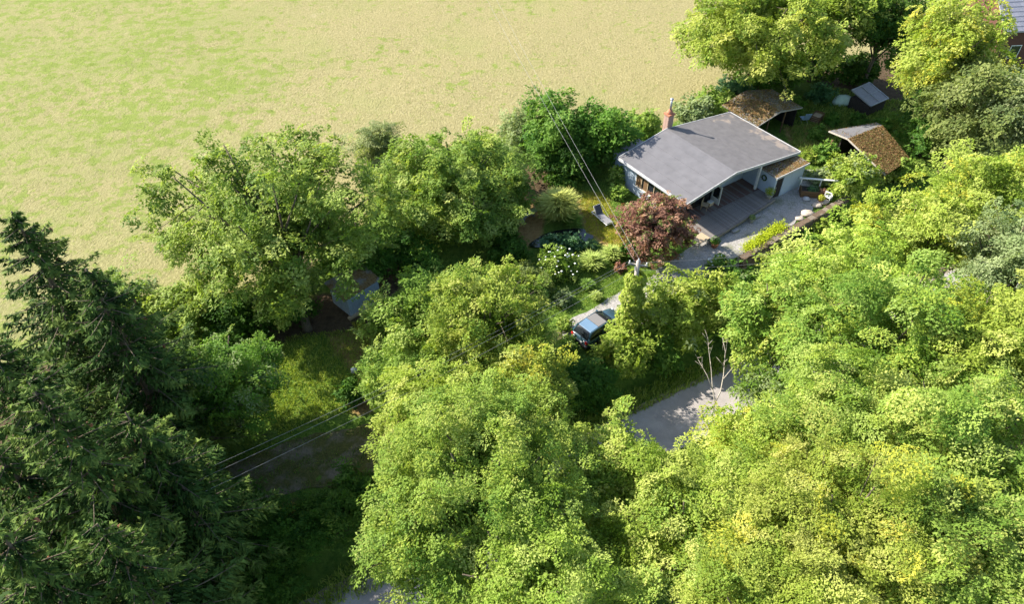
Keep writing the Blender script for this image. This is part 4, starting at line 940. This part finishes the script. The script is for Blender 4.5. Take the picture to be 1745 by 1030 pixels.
    MB().box(-1.775, -1.755, -.25, .25, .58, .69).build('number_plate', M['clear_lens'], t); MB().bar((-1.66, -.25, 1.10), (-1.60, .22, 1.14), .02).build('wiper', M['plastic_black'], t)
    return t
car()

# ------------------------------------------------------------------ bare dead tree by the road
def dead_tree():
    g = ground_at(1216, 705); rz = 0; t = thing('dead_tree', 'bare pale dead sapling with forked branches at the road edge', 'tree', g)
    def up(px, py, z): p = at(px, py, z); return p - g
    b = MB(); f0 = up(1218, 690, .2)
    for pts in ([(1216, 705, -1.2), (1218, 685, -.3), (1214, 660, .5), (1212, 630, 1.3), (1208, 598, 2.2), (1206, 575, 2.9)], [(1218, 688, -.4), (1228, 668, .3), (1233, 640, 1.0), (1236, 600, 2.0), (1231, 574, 2.8)],
                [(1214, 664, .4), (1205, 640, 1.0), (1188, 610, 1.7)], [(1233, 646, .9), (1248, 628, 1.4), (1265, 606, 2.0)], [(1236, 605, 1.9), (1240, 578, 2.6)], [(1234, 625, 1.4), (1221, 609, 1.9)], [(1207, 588, 2.5), (1214, 580, 2.8)]):
        P = [up(*q) for q in pts]; n = len(P); r0 = .045 if len(pts) > 4 else .030; b.tube(P, [r0 * (1 - .75 * i / (n - 1)) for i in range(n)], 6)
    rnd = random.Random(17)
    for a, e in (((1214, 660, .5), (1206, 575, 2.9)), ((1233, 640, 1.0), (1231, 574, 2.8)), ((1205, 640, 1.0), (1188, 610, 1.7)), ((1248, 628, 1.4), (1265, 606, 2.0)), ((1236, 605, 1.9), (1240, 578, 2.6))):
        A, E = up(*a), up(*e)
        for k in range(6):
            q = A.lerp(E, rnd.uniform(.25, 1)); d = (E - A).normalized() * .5 + Vector((rnd.uniform(-1, 1), rnd.uniform(-1, 1), rnd.uniform(.1, .8))); w = q + d * rnd.uniform(.22, .5)
            b.tube([q, q.lerp(w, .5) + Vector((0, 0, .03)), w], [.014, .010, .004], 4)
    b.build('trunk', M['bark_pale'], t, True)
dead_tree()

# ------------------------------------------------------------------ trees of the wood right of the road
GR = 'trees of the wood beside the road'
BIG = dict(leaf=.23, cover=1.0, bough=1.0)
tree('woodland_tree', 'lime green tree spreading below the stone wall', 'tree', 1448, 484, 4.6, 108, (1.1, 1, .8), 'lime', group=GR, **BIG)
tree('woodland_tree', 'yellow green tree reaching towards the mossy garden shed', 'tree', 1568, 402, 5.2, 95, (1.1, 1, .85), 'lime', group=GR, accent=('yellow', .2), **BIG)
tree('woodland_tree', 'tall bright lime tree in front of the dark olive trees', 'tree', 1665, 350, 6.0, 105, (1, 1, .9), 'lime', group=GR, accent=('yellow', .25), **BIG)
tree('woodland_tree', 'grey green willow among lime trees of the wood', 'tree', 1735, 450, 6.5, 110, (1, 1, .95), 'silver', group=GR, **BIG)
tree('woodland_tree', 'lime tree overhanging the road opposite the ivy hedge', 'tree', 1345, 548, 4.6, 102, (1, 1, .8), 'fresh', group=GR, accent=('lime', .55), **BIG)
tree('woodland_tree', 'broad lime tree in the middle of the wood with dark gaps', 'tree', 1520, 580, 6.5, 165, (1, 1, .75), 'fresh', group=GR, gaps=.24, accent=('lime', .55), **BIG)
tree('woodland_tree', 'yellow tinged tree next to the grey green willow', 'tree', 1680, 590, 7.5, 140, (1, 1, .85), 'lime', group=GR, accent=('yellow', .2), **BIG)
tree('woodland_tree', 'small golden tinged tree beside the bare dead sapling', 'tree', 1304, 792, 3.8, 124, (1, 1, .75), 'lime', group=GR, accent=('yellow', .25), **BIG)
tree('woodland_tree', 'mixed green tree behind the golden tinged roadside tree', 'tree', 1465, 745, 6.0, 150, (1, 1, .8), 'fresh', group=GR, gaps=.26, accent=('lime', .55), **BIG)
tree('woodland_tree', 'fresh green tree with shaded hollows at the wood edge', 'tree', 1650, 765, 7.5, 165, (1, 1, .8), 'fresh', group=GR, gaps=.26, accent=('lime', .55), **BIG)
tree('woodland_tree', 'broad yellow green tree over the hidden road bend', 'tree', 1190, 925, 5.0, 170, (1, 1, .75), 'lime', group=GR, accent=('fresh', .3), **BIG)
tree('woodland_tree', 'golden topped tree between two green trees of the wood', 'tree', 1440, 905, 7.0, 190, (1, 1, .72), 'lime', group=GR, accent=('yellow', .2), **BIG)
tree('woodland_tree', 'green tree with dark shaded side below the golden topped tree', 'tree', 1660, 960, 7.5, 180, (1, 1, .8), 'fresh', group=GR, accent=('lime', .4), **BIG)
tree('woodland_tree', 'lime tree low at the foot of the wood', 'tree', 1330, 1070, 6.0, 170, (1, 1, .8), 'lime', group=GR, accent=('fresh', .3), **BIG)

tree('woodland_tree', 'low silvery green tree just behind the bare dead sapling', 'tree', 1338, 668, 2.8, 78, (1, 1, .8), 'fresh', group=GR, accent=('silver', .4), **BIG)

tree('woodland_tree', 'small lime tree pressed against the foot of the stone wall', 'tree', 1352, 452, 1.6, 48, (1.2, 1, .8), 'lime', group=GR, leaf=.2, bough=.5)

# roadside trees between road and drive
GC = 'trees between road and drive'
tree('roadside_tree', 'large pale green tree overhanging the drive and road', 'tree', 825, 800, 6.0, 168, (1.1, 1.05, .8), 'fresh', leaf=.22, cover=.95, bough=.8, group=GC, accent=('lime', .55))
tree('roadside_tree', 'blue green shaded tree leaning over the road verge', 'tree', 728, 925, 5.0, 116, (1, 1, 1), 'fresh', leaf=.22, cover=.95, bough=.8, group=GC, accent=('lime', .35))
tree('roadside_tree', 'pale green round tree beside the open stretch of road', 'tree', 1034, 812, 4.2, 98, (1, 1, .8), 'lime', leaf=.21, cover=.95, bough=.8, group=GC, accent=('fresh', .4))
tree('roadside_tree', 'light green tree with a dark hollow over the road', 'tree', 900, 985, 5.5, 150, (1, 1, .75), 'lime', leaf=.22, cover=.95, bough=.8, group=GC, accent=('fresh', .3), gaps=.24)
tree('roadside_tree', 'yellow green tree top beside the parked car', 'tree', 900, 668, 4.2, 80, (1, 1, .95), 'lime', leaf=.19, cover=1.0, bough=.72, group=GC, accent=('yellow', .2), r0=.15)
tree('roadside_tree', 'sunlit yellow green tree between drive and garden', 'tree', 830, 548, 4.5, 106, (1.05, 1, .95), 'lime', leaf=.19, cover=1.0, bough=.72, group=GC, accent=('fresh', .3), r0=.16)
tree('roadside_tree', 'low yellow green tree above the cables over the drive', 'tree', 735, 705, 4.4, 95, (1, 1, .8), 'lime', leaf=.19, cover=1.0, bough=.72, group=GC, r0=.14)
shrub('broadleaf_shrub', 'tall mid green shrub left of the sunlit tree', 'shrub', 710, 540, 85, (1, 1, .95), 'fresh', .17, group='green shrubs along the drive', cover=1.05)
shrub('broadleaf_shrub', 'broad bright green shrub beside the grassy drive', 'shrub', 700, 630, 92, (1, 1, .85), 'fresh', .17, group='green shrubs along the drive', cover=1.05, accent=('fresh', .4))
shrub('broadleaf_shrub', 'dark green shrub under the sunlit tree beside the car', 'shrub', 885, 590, 60, (1, 1, .7), 'fresh', .16, group='green shrubs along the drive', cover=1.05)

# walnut and its neighbours at the meadow edge
wb = ground_at(524, 562)
tree('walnut_tree', 'large airy walnut tree at the meadow edge over the blue shed', 'tree', 468, 384, 5.0, 210, (1.04, .95, .76), 'walnut', leaf=.24, cover=1.25, bough=.95, rough=.95, gaps=.02, low=-.6, fill=.20, r0=.30, base=(wb.x, wb.y), fork=.38, ntips=30, slim=.52, vol=.35, hue=.45)
tree('round_tree', 'dense round dark green tree between walnut and garden', 'tree', 775, 322, 2.7, 130, (1.0, 1.0, .60), 'fresh', leaf=.22, cover=1.25, bough=.85, rough=.55, gaps=0, low=-.7, accent=('lime', .25), hue=.35)
shrub('willow_shrub', 'grey green feathery willow shrub behind the walnut tree', 'shrub', 652, 262, 52, (.9, .9, 1.1), 'silver', .20, slim=.28, cover=1.0)
GH = 'rounded shrubs at the meadow edge'
shrub('rounded_shrub', 'dark green rounded shrub behind the overhead cables', 'shrub', 948, 228, 62, (1, 1, 1.2), 'mid', .20, group=GH, zc=2.5, cover=1.1)
shrub('rounded_shrub', 'dark green rounded shrub near the cottage annexe', 'shrub', 1024, 228, 58, (1, 1, 1.0), 'mid', .20, group=GH, zc=2.6, cover=1.1, accent=('deep', .3))
shrub('rounded_shrub', 'pale green loose shrub between round tree and rounded shrubs', 'shrub', 893, 222, 42, (1, 1, .9), 'silver', .19, group=GH, cover=.95, slim=.35)
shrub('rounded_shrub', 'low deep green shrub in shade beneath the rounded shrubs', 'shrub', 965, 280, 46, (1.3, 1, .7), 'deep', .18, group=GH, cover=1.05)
for k, (x, y, r, pal, lab) in enumerate(((1098, 216, 30, 'fresh', 'grassy green shrub left of the brick chimney'), (1178, 192, 32, 'silver', 'grey green shrub right of the brick chimney'), (1215, 178, 30, 'fresh', 'fresh green shrub behind the cottage roof'), (1250, 158, 28, 'teal', 'blue green shrub behind the mossy open shed'))):
    shrub('hedge_shrub', lab, 'shrub', x, y, r, (1.1, 1, .9), pal, .18, group='hedge shrubs behind the cottage', cover=1.05)
shrub('climbing_plant', 'bright green climber on the cottage annexe corner', 'shrub', 1052, 300, 17, (.8, .8, 1.3), 'fresh', .13, cover=1.05)
shrub('garden_bush', 'small round green bush by the cottage side window', 'shrub', 1055, 328, 15, (1, 1, .9), 'fresh', .12, cover=1.05)
shrub('garden_bush', 'lime leaved bush at the cottage eave corner', 'shrub', 1142, 338, 12, (1, 1, 1), 'lime', .13, zc=1.9, cover=1.0)

# bushes at the lower left field edge
GL = 'bushes at the lower meadow edge'
tree('laurel_tree', 'sunlit green leafy tree in front of the spruces', 'tree', 380, 655, 3.6, 98, (1, 1, 1), 'mid', leaf=.20, cover=1.05, bough=.75, low=-.7, accent=('silver', .35))
shrub('field_bush', 'light green bush at the meadow edge behind the spruces', 'shrub', 215, 520, 62, (1.2, 1, .75), 'fresh', .18, group=GL, cover=.95, accent=('silver', .4))
shrub('field_bush', 'grey green bush left of the dark shade below the walnut', 'shrub', 315, 530, 55, (1.2, 1, .7), 'walnut', .18, group=GL, cover=1.3)
shrub('field_bush', 'deep green bush in dark shade below the walnut', 'shrub', 395, 545, 50, (1.3, 1, .7), 'deep', .18, group=GL, cover=1.0)

shrub('field_bush', 'dark leafy bush behind the walnut trunk', 'shrub', 480, 520, 48, (1.3, 1, .7), 'deep', .18, group=GL, cover=1.0)
shrub('field_bush', 'green bush behind the faded blue shed', 'shrub', 610, 440, 52, (1.3, 1, .8), 'mid', .18, group=GL, cover=1.0)
shrub('field_bush', 'green bush between blue shed and round tree', 'shrub', 690, 440, 46, (1.2, 1, .8), 'deep', .18, group=GL, cover=1.0)
# spruces
GS = 'dark spruces beside the drive'
def sp(px, py, H, L, seed, lab):
    g = at(px, py, H); spruce('spruce_tree', lab, (g.x, g.y), H, L, seed, GS)
sp(0, 352, 16, 5.0, 201, 'tall dark spruce standing farthest up the meadow edge')
sp(128, 448, 14.5, 5.0, 202, 'dark spruce whose top stands before the dry meadow')
sp(215, 690, 12.5, 4.4, 203, 'dark spruce with long drooping branches over the drive')
sp(25, 640, 16, 4.6, 204, 'large dark spruce in the middle of the spruce group')
sp(130, 880, 13.5, 4.8, 205, 'dark spruce at the corner of drive and road')
sp(-60, 860, 15, 4.6, 206, 'dark spruce standing deepest in the shade')
sp(-20, 735, 12, 4.6, 208, 'shorter dark spruce between the larger ones')
sp(-45, 545, 15, 4.6, 207, 'dark spruce half hidden behind the others of the group')
# hedge along the drive, lower left
GB = 'dark hedge bushes between drive and road'
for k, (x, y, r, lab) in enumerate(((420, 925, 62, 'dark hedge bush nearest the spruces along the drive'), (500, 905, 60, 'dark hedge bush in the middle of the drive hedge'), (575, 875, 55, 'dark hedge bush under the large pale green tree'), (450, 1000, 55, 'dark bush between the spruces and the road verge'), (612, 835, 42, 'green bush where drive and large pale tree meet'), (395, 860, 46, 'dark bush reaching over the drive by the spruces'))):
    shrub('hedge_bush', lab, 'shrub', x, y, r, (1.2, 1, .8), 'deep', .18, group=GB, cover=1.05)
shrub('garden_bush', 'small dark round bush on the garden slope by the drive', 'shrub', 595, 668, 26, (1, 1, .8), 'deep', .14, cover=1.05)

# ivy clad hedge and pole
GI = 'ivy hedge between lane and road'
c = at(1078, 480, 5.2)
def ivy_column():
    rng = np.random.default_rng(501); g = Vector((pt.x, pt.y, pz)); t = thing('ivy_column', 'bright green ivy column smothering the utility pole', 'ivy', g)
    n = 5200; h = rng.uniform(.1, 5.7, n) ; r = (.26 + .52 * (1 - h / 6.2) + .28 * np.sin(h * 2.1) ** 2) * rng.uniform(.75, 1.12, n); a = rng.uniform(0, 6.283, n)
    p = np.stack([r * np.cos(a), r * np.sin(a), h], -1); nn = np.stack([np.cos(a), np.sin(a), np.full(n, .45)], -1) + rng.normal(0, .35, (n, 3))
    leaves('foliage', p, nn, np.array([0, 0, -1.0]) + rng.normal(0, .4, (n, 3)), rng.uniform(.15, .26, n), rng.uniform(.11, .2, n), colours(rng, 'lime', rng.normal(.55, .22, n)), M['leaf'], t)
    MB().tube([(.15, -.05, 0), (.2, -.12, 1.5), (.14, -.1, 3.2), (.12, .1, 4.8)], [.05, .04, .03, .02], 6).build('stem', M['bark'], t, True)
ivy_column()
shrub('ivy_bush', 'pale flowering ivy bush right of the utility pole', 'shrub', 1140, 532, 56, (1.1, 1, 1.0), 'lime', .17, group=GI, zc=2.1, cover=1.1, accent=('silver', .3))
shrub('ivy_bush', 'lime green hedge bush at the lane side of the hedge', 'shrub', 1205, 508, 50, (1.15, 1, .8), 'lime', .16, group=GI, zc=1.6, cover=1.1)
shrub('ivy_bush', 'drooping bright ivy bush in front of the parked car', 'shrub', 1066, 598, 44, (1.1, 1, .9), 'lime', .17, group=GI, zc=1.3, cover=1.1)
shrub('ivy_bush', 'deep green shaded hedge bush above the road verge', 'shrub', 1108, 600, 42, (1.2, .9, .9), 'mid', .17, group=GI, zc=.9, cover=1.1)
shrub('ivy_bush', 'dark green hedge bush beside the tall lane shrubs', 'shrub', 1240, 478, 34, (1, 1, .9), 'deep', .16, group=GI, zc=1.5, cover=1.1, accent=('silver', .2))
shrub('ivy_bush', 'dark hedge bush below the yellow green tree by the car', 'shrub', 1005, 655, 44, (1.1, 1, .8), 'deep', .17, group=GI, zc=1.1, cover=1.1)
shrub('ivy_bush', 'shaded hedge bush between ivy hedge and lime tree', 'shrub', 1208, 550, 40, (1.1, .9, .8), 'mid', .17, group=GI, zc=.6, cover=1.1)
def flowering(name, label, px, py, rpx, seed, pal='fresh', nf=40):
    t = shrub(name, label, 'shrub', px, py, rpx, (1, 1, .8), pal, .17, cover=1.1); rng = np.random.default_rng(seed)
    r = metres(rpx, at(px, py, 1)); d = sph(rng, nf * 2); d = d[d[:, 2] > .05][:nf]; b = MB()
    zc_ = r * .8 * .75
    for q in d:
        c_ = np.array([0, 0, zc_]) + q * np.array([r, r, r * .8]) * rng.uniform(.86, 1.06); s = rng.uniform(.05, .085)
        b.lathe([(s * .2, -s * .4), (s * .9, -s * .1), (s, s * .2), (s * .5, s * .55)], 7, tuple(c_))
    o = b.build('flower', M['petal'], t, True); o['kind'] = 'stuff'; return t
flowering('hydrangea', 'green shrub with white flower heads in front of the pond', 953, 452, 36, 3)
flowering('hydrangea', 'white flowering hydrangea at the edge of the gravel lane', 1224, 452, 20, 4, nf=60)

# copper maple
tree('copper_maple', 'round copper leaved maple beside the deck', 'tree', 1113, 385, 2.9, 66, (1.05, 1, .82), 'copper', leaf=.16, cover=1.35, bough=.42, gaps=0, fill=.4, low=-.75, r0=.14, accent=('olive', .22), hue=.4)
# garden plants
def tuft(name, label, px, py, h, r, n, pal, seed, width=.03, cat='ornamental grass', lift=.35):
    g = ground_at(px, py); rng = np.random.default_rng(seed); t = thing(name, label, cat, g); P, N, D, L, Wd, Q = [], [], [], [], [], []
    a = rng.uniform(0, 6.283, n); out = rng.random(n) ** .7 * rng.uniform(.75, 1.2, n); k = 5; hh = h * rng.uniform(.55, 1.25, n)
    for s in range(k):
        u = (s + .5) / k; rad = r * out * (.18 + .82 * u ** 1.5); z = hh * (u - .32 * out * u ** 2.2)
        d = np.stack([np.cos(a) * r * out * 1.23 * u ** .5, np.sin(a) * r * out * 1.23 * u ** .5, hh * (1 - .70 * out * u ** 1.2)], -1)
        P.append(np.stack([np.cos(a) * rad, np.sin(a) * rad, z], -1)); D.append(d); N.append(np.stack([-np.cos(a) * .6, -np.sin(a) * .6, out + 1.0], -1) + np.array(sd) * .5 + rng.normal(0, .3, (n, 3))); L.append(np.linalg.norm(d, axis=1) / k * 1.5); Wd.append(np.full(n, width)); Q.append(lift + .65 * u + rng.normal(0, .15, n))
    leaves('blade', *(np.concatenate(x) for x in (P, N, D, L, Wd)), colours(rng, pal, np.concatenate(Q)), M['grass'], t)['kind'] = 'stuff'; return t
tuft('pampas_clump', 'tall bright lime ornamental grass clump behind the pond', 952, 372, 2.2, 1.75, 3200, 'lime', 61, .06, lift=.55)
tuft('pampas_clump', 'lower dark green grass clump at the pond bank', 975, 384, 1.0, .9, 500, 'mid', 62, .045)
tuft('fern_clump', 'mid green fern clump right of the white flowering shrub', 1008, 455, 1.0, 1.1, 700, 'fresh', 63, .06, 'fern')
tuft('fern_clump', 'bright green fern clump beside the dry path', 1042, 440, .9, .9, 600, 'fresh', 64, .06, 'fern')
tuft('fern_clump', 'small green fern tuft below the red flowers', 1000, 492, .7, .6, 350, 'mid', 65, .05, 'fern')
tuft('fern_clump', 'thin green fern tuft on the slope above the drive', 1015, 510, .6, .5, 260, 'fresh', 66, .05, 'fern')
shrub('waterside_plant', 'blue green broad leaved plant in the pond', 'plant', 957, 412, 24, (1.5, .9, .45), 'teal', .24, cover=1.05, slim=.8)
shrub('waterside_plant', 'bluish tuft of leaves at the right pond bank', 'plant', 1005, 418, 11, (1, 1, .9), 'teal', .13, cover=1.05, slim=.3)
shrub('garden_bush', 'dull brown green domed bush above the drive', 'shrub', 905, 478, 36, (1, 1, .75), 'olive', .10, cover=1.4, hue=.15)
shrub('garden_bush', 'small pale variegated bush at the drive edge', 'shrub', 957, 508, 15, (1, 1, .8), 'silver', .12, cover=1.1)
shrub('garden_bush', 'pale dry twiggy bush behind the parked car', 'shrub', 962, 553, 17, (1, 1, .9), 'walnut', .13, cover=1.0)
shrub('garden_bush', 'leafy green bush at the rear bumper of the parked car', 'shrub', 968, 588, 18, (1, 1, .8), 'fresh', .13, cover=1.0)
shrub('garden_bush', 'deep green bush between round tree and pond', 'shrub', 870, 430, 40, (1, 1, .7), 'deep', .15, cover=1.05)
shrub('garden_bush', 'red flowering bush under the copper maple', 'shrub', 1057, 456, 9, (1, 1, 1), 'copper', .10, cover=1.1)
shrub('garden_bush', 'dark green bush under the copper maple beside the pole', 'shrub', 1075, 430, 20, (1, 1, .8), 'deep', .13, cover=1.1)
shrub('garden_bush', 'round green bush in front of the shed gable', 'shrub', 1408, 262, 20, (1, 1, .9), 'mid', .15, cover=1.1)
shrub('garden_bush', 'lime green plant by the cottage wing on the lawn', 'shrub', 1378, 268, 11, (1.2, 1, .8), 'lime', .13, cover=1.05)
shrub('garden_bush', 'pale silvery bush behind the white rail', 'shrub', 1405, 302, 20, (1.1, 1, .8), 'silver', .13, cover=1.05)
shrub('garden_bush', 'tall yellow green bush beside the mossy garden shed', 'shrub', 1450, 300, 42, (1, 1, .9), 'lime', .17, cover=1.05, accent=('silver', .3))

# trees at the top right
GT = 'tall trees behind the sheds'
tree('ash_tree', 'wide sunlit tree with open forked trunk behind the cottage', 'tree', 1290, 70, 5.4, 125, (1.12, 1, .80), 'lime', leaf=.30, cover=1.15, bough=1.15, gaps=.10, accent=('fresh', .4), r0=.32, fork=.30, ntips=60, low=-.15, fill=.12, group=GT)
tree('ash_tree', 'yellow crowned tree above the wide forked tree', 'tree', 1420, 0, 8.0, 95, (1.1, 1, .8), 'lime', leaf=.30, cover=.95, bough=1.15, group=GT, accent=('fresh', .3))
tree('oak_tree', 'dark green shaded tree behind the cold frame', 'tree', 1508, 48, 6.0, 78, (1, 1, 1), 'deep', leaf=.30, cover=1.0, bough=1.15, low=-.6, group=GT)
tree('ash_tree', 'bright yellow green weeping tree in front of the farmhouse', 'tree', 1622, 90, 8.5, 92, (1, 1, 1.15), 'lime', leaf=.30, cover=1.0, bough=1.15, low=-.6, droop=.35, group=GT, accent=('yellow', .25))
tree('oak_tree', 'dull olive tree below the yellow weeping tree', 'tree', 1655, 185, 6.0, 92, (1, 1, 1.0), 'olive', leaf=.27, cover=1.0, bough=1.15, low=-.7, group=GT)
tree('oak_tree', 'grey olive tree beside the dull olive tree at the wood edge', 'tree', 1745, 200, 6.5, 75, (1, 1, 1.1), 'silver', leaf=.27, cover=.95, bough=1.15, low=-.7, group=GT)
for k, (x, y, r, pal, lab) in enumerate(((1400, 110, 38, 'deep', 'dark shrub under the wide forked tree'), (1465, 122, 30, 'deep', 'dark shrub behind the mint tarpaulin'), (1580, 195, 45, 'deep', 'dark shrub right of the cold frame'), (1585, 240, 48, 'deep', 'dark shrub right of the mossy garden shed'), (1330, 120, 36, 'mid', 'green shrub below the forked trunk'), (1402, 160, 20, 'teal', 'blue green shrub left of the mint tarpaulin'), (1290, 135, 30, 'mid', 'green shrub over the back of the open shed'), (1660, 265, 45, 'olive', 'olive shrub at the foot of the olive tree'))):
    shrub('understorey_shrub', lab, 'shrub', x, y, r, (1.15, 1, .85), pal, .22, group='shrubs in the shade behind the sheds', cover=1.0)

for k, (x, y, r, pal, lab) in enumerate(((1392, 228, 13, 'mid', 'small green bush in the middle of the shed yard'), (1437, 240, 14, 'fresh', 'fresh green bush beside the water butt'), (1418, 205, 12, 'deep', 'dark little bush behind the timber crate'), (1462, 205, 14, 'deep', 'dark bush between mint tarpaulin and garden shed'), (1500, 215, 15, 'mid', 'green bush behind the garden shed ridge'))):
    shrub('yard_bush', lab, 'shrub', x, y, r, (1.1, 1, .8), pal, .15, group='small bushes between the sheds', cover=1.05)
for k, (x, y, r, pal, lab) in enumerate(((1335, 428, 17, 'fresh', 'fresh green bush at the foot of the stone wall near the sedum'), (1368, 410, 16, 'mid', 'mid green bush halfway along the foot of the stone wall'), (1402, 392, 18, 'lime', 'lime bush under the stone wall below the pale rocks'), (1436, 368, 20, 'fresh', 'green bush where the stone wall meets the wood'))):
    shrub('wall_bush', lab, 'shrub', x, y, r, (1.2, 1, .8), pal, .15, group='bushes at the foot of the stone wall', cover=1.1)
for k, (x, y, r, pal, lab) in enumerate(((1492, 292, 24, 'lime', 'lime bush growing up against the mossy shed eave'), (1538, 290, 24, 'fresh', 'green bush at the lower corner of the mossy shed'), (1352, 178, 16, 'mid', 'green bush at the right eave of the open shed'), (1268, 160, 18, 'fresh', 'fresh bush overgrowing the left side of the open shed'))):
    shrub('shed_bush', lab, 'shrub', x, y, r, (1.2, 1, .9), pal, .15, group='bushes overgrowing the sheds', cover=1.1)
# ------------------------------------------------------------------ grasses
VERGE = [[(640, 985), (760, 905), (1010, 720), (1240, 612), (1240, 585), (1100, 640), (980, 690), (760, 850), (560, 960), (480, 1030), (530, 1030)]]
grass_patch('verge_grass', 'lush green grass verge along the road', VERGE, 7500, .26, 'lime', 71, blades=5)
grass_patch('lawn_grass', 'rough lawn grass round pond and cottage', [[(890, 430), (1080, 430), (1075, 490), (955, 545), (880, 520)], [(980, 280), (1050, 290), (1060, 345), (1040, 420), (980, 330)], [(1330, 215), (1440, 200), (1480, 260), (1440, 330), (1370, 300), (1345, 260)]], 6500, .14, 'fresh', 72, blades=4)
grass_patch('slope_grass', 'sunlit and shaded grass on the garden slope', [[(430, 590), (520, 570), (660, 560), (650, 640), (600, 700), (480, 740), (420, 700)]], 5500, .16, 'lime', 73, blades=4)
grass_patch('dry_grass', 'dry straw coloured grass round the pond and shed', [[(985, 325), (1030, 330), (1060, 400), (1075, 440), (1000, 395)], [(600, 550), (660, 545), (665, 590), (625, 620)], [(385, 880), (640, 835), (640, 870), (400, 930)]], 4000, .13, 'yellow', 74)
def fringe(line, w): return [(x, y - w) for x, y in line] + [(x, y + w) for x, y in line[::-1]]
DR_LO = [(300, 905), (380, 872), (520, 835), (640, 830), (760, 745), (860, 672), (960, 588)]; DR_UP = [(260, 858), (380, 795), (520, 745), (640, 722), (740, 680), (850, 625), (955, 558)]
grass_patch('drive_grass', 'ragged grass along edges and crown of the drive', [fringe(DR_LO, 14), fringe(DR_UP, 14), fringe([((a[0] + b[0]) / 2, (a[1] + b[1]) / 2) for a, b in zip(DR_LO, DR_UP)], 16)], 8000, .14, 'mid', 77, blades=4)
grass_patch('lane_weeds', 'weeds and grass growing along the gravel lane edges', [fringe([(1010, 525), (1060, 496), (1110, 470), (1165, 428)], 6), fringe([(1205, 478), (1268, 444)], 5), fringe([(1225, 398), (1310, 342)], 4), fringe([(1345, 300), (1392, 300)], 8)], 1500, .16, 'fresh', 78, blades=5)
grass_patch('rough_grass', 'rough long grass between the sheds', [[(1345, 190), (1420, 150), (1540, 175), (1560, 240), (1440, 235), (1400, 285), (1350, 250)]], 4200, .24, 'walnut', 79, blades=4)
FIELD = [[(-60, -10), (1160, -10), (1160, 150), (1080, 215), (880, 215), (640, 240), (560, 330), (300, 450), (0, 500)]]
grass_patch('meadow_tufts', 'scattered green grass tufts across the dry meadow', FIELD, 2600, .12, 'fresh', 75, blades=7, spread=.25)
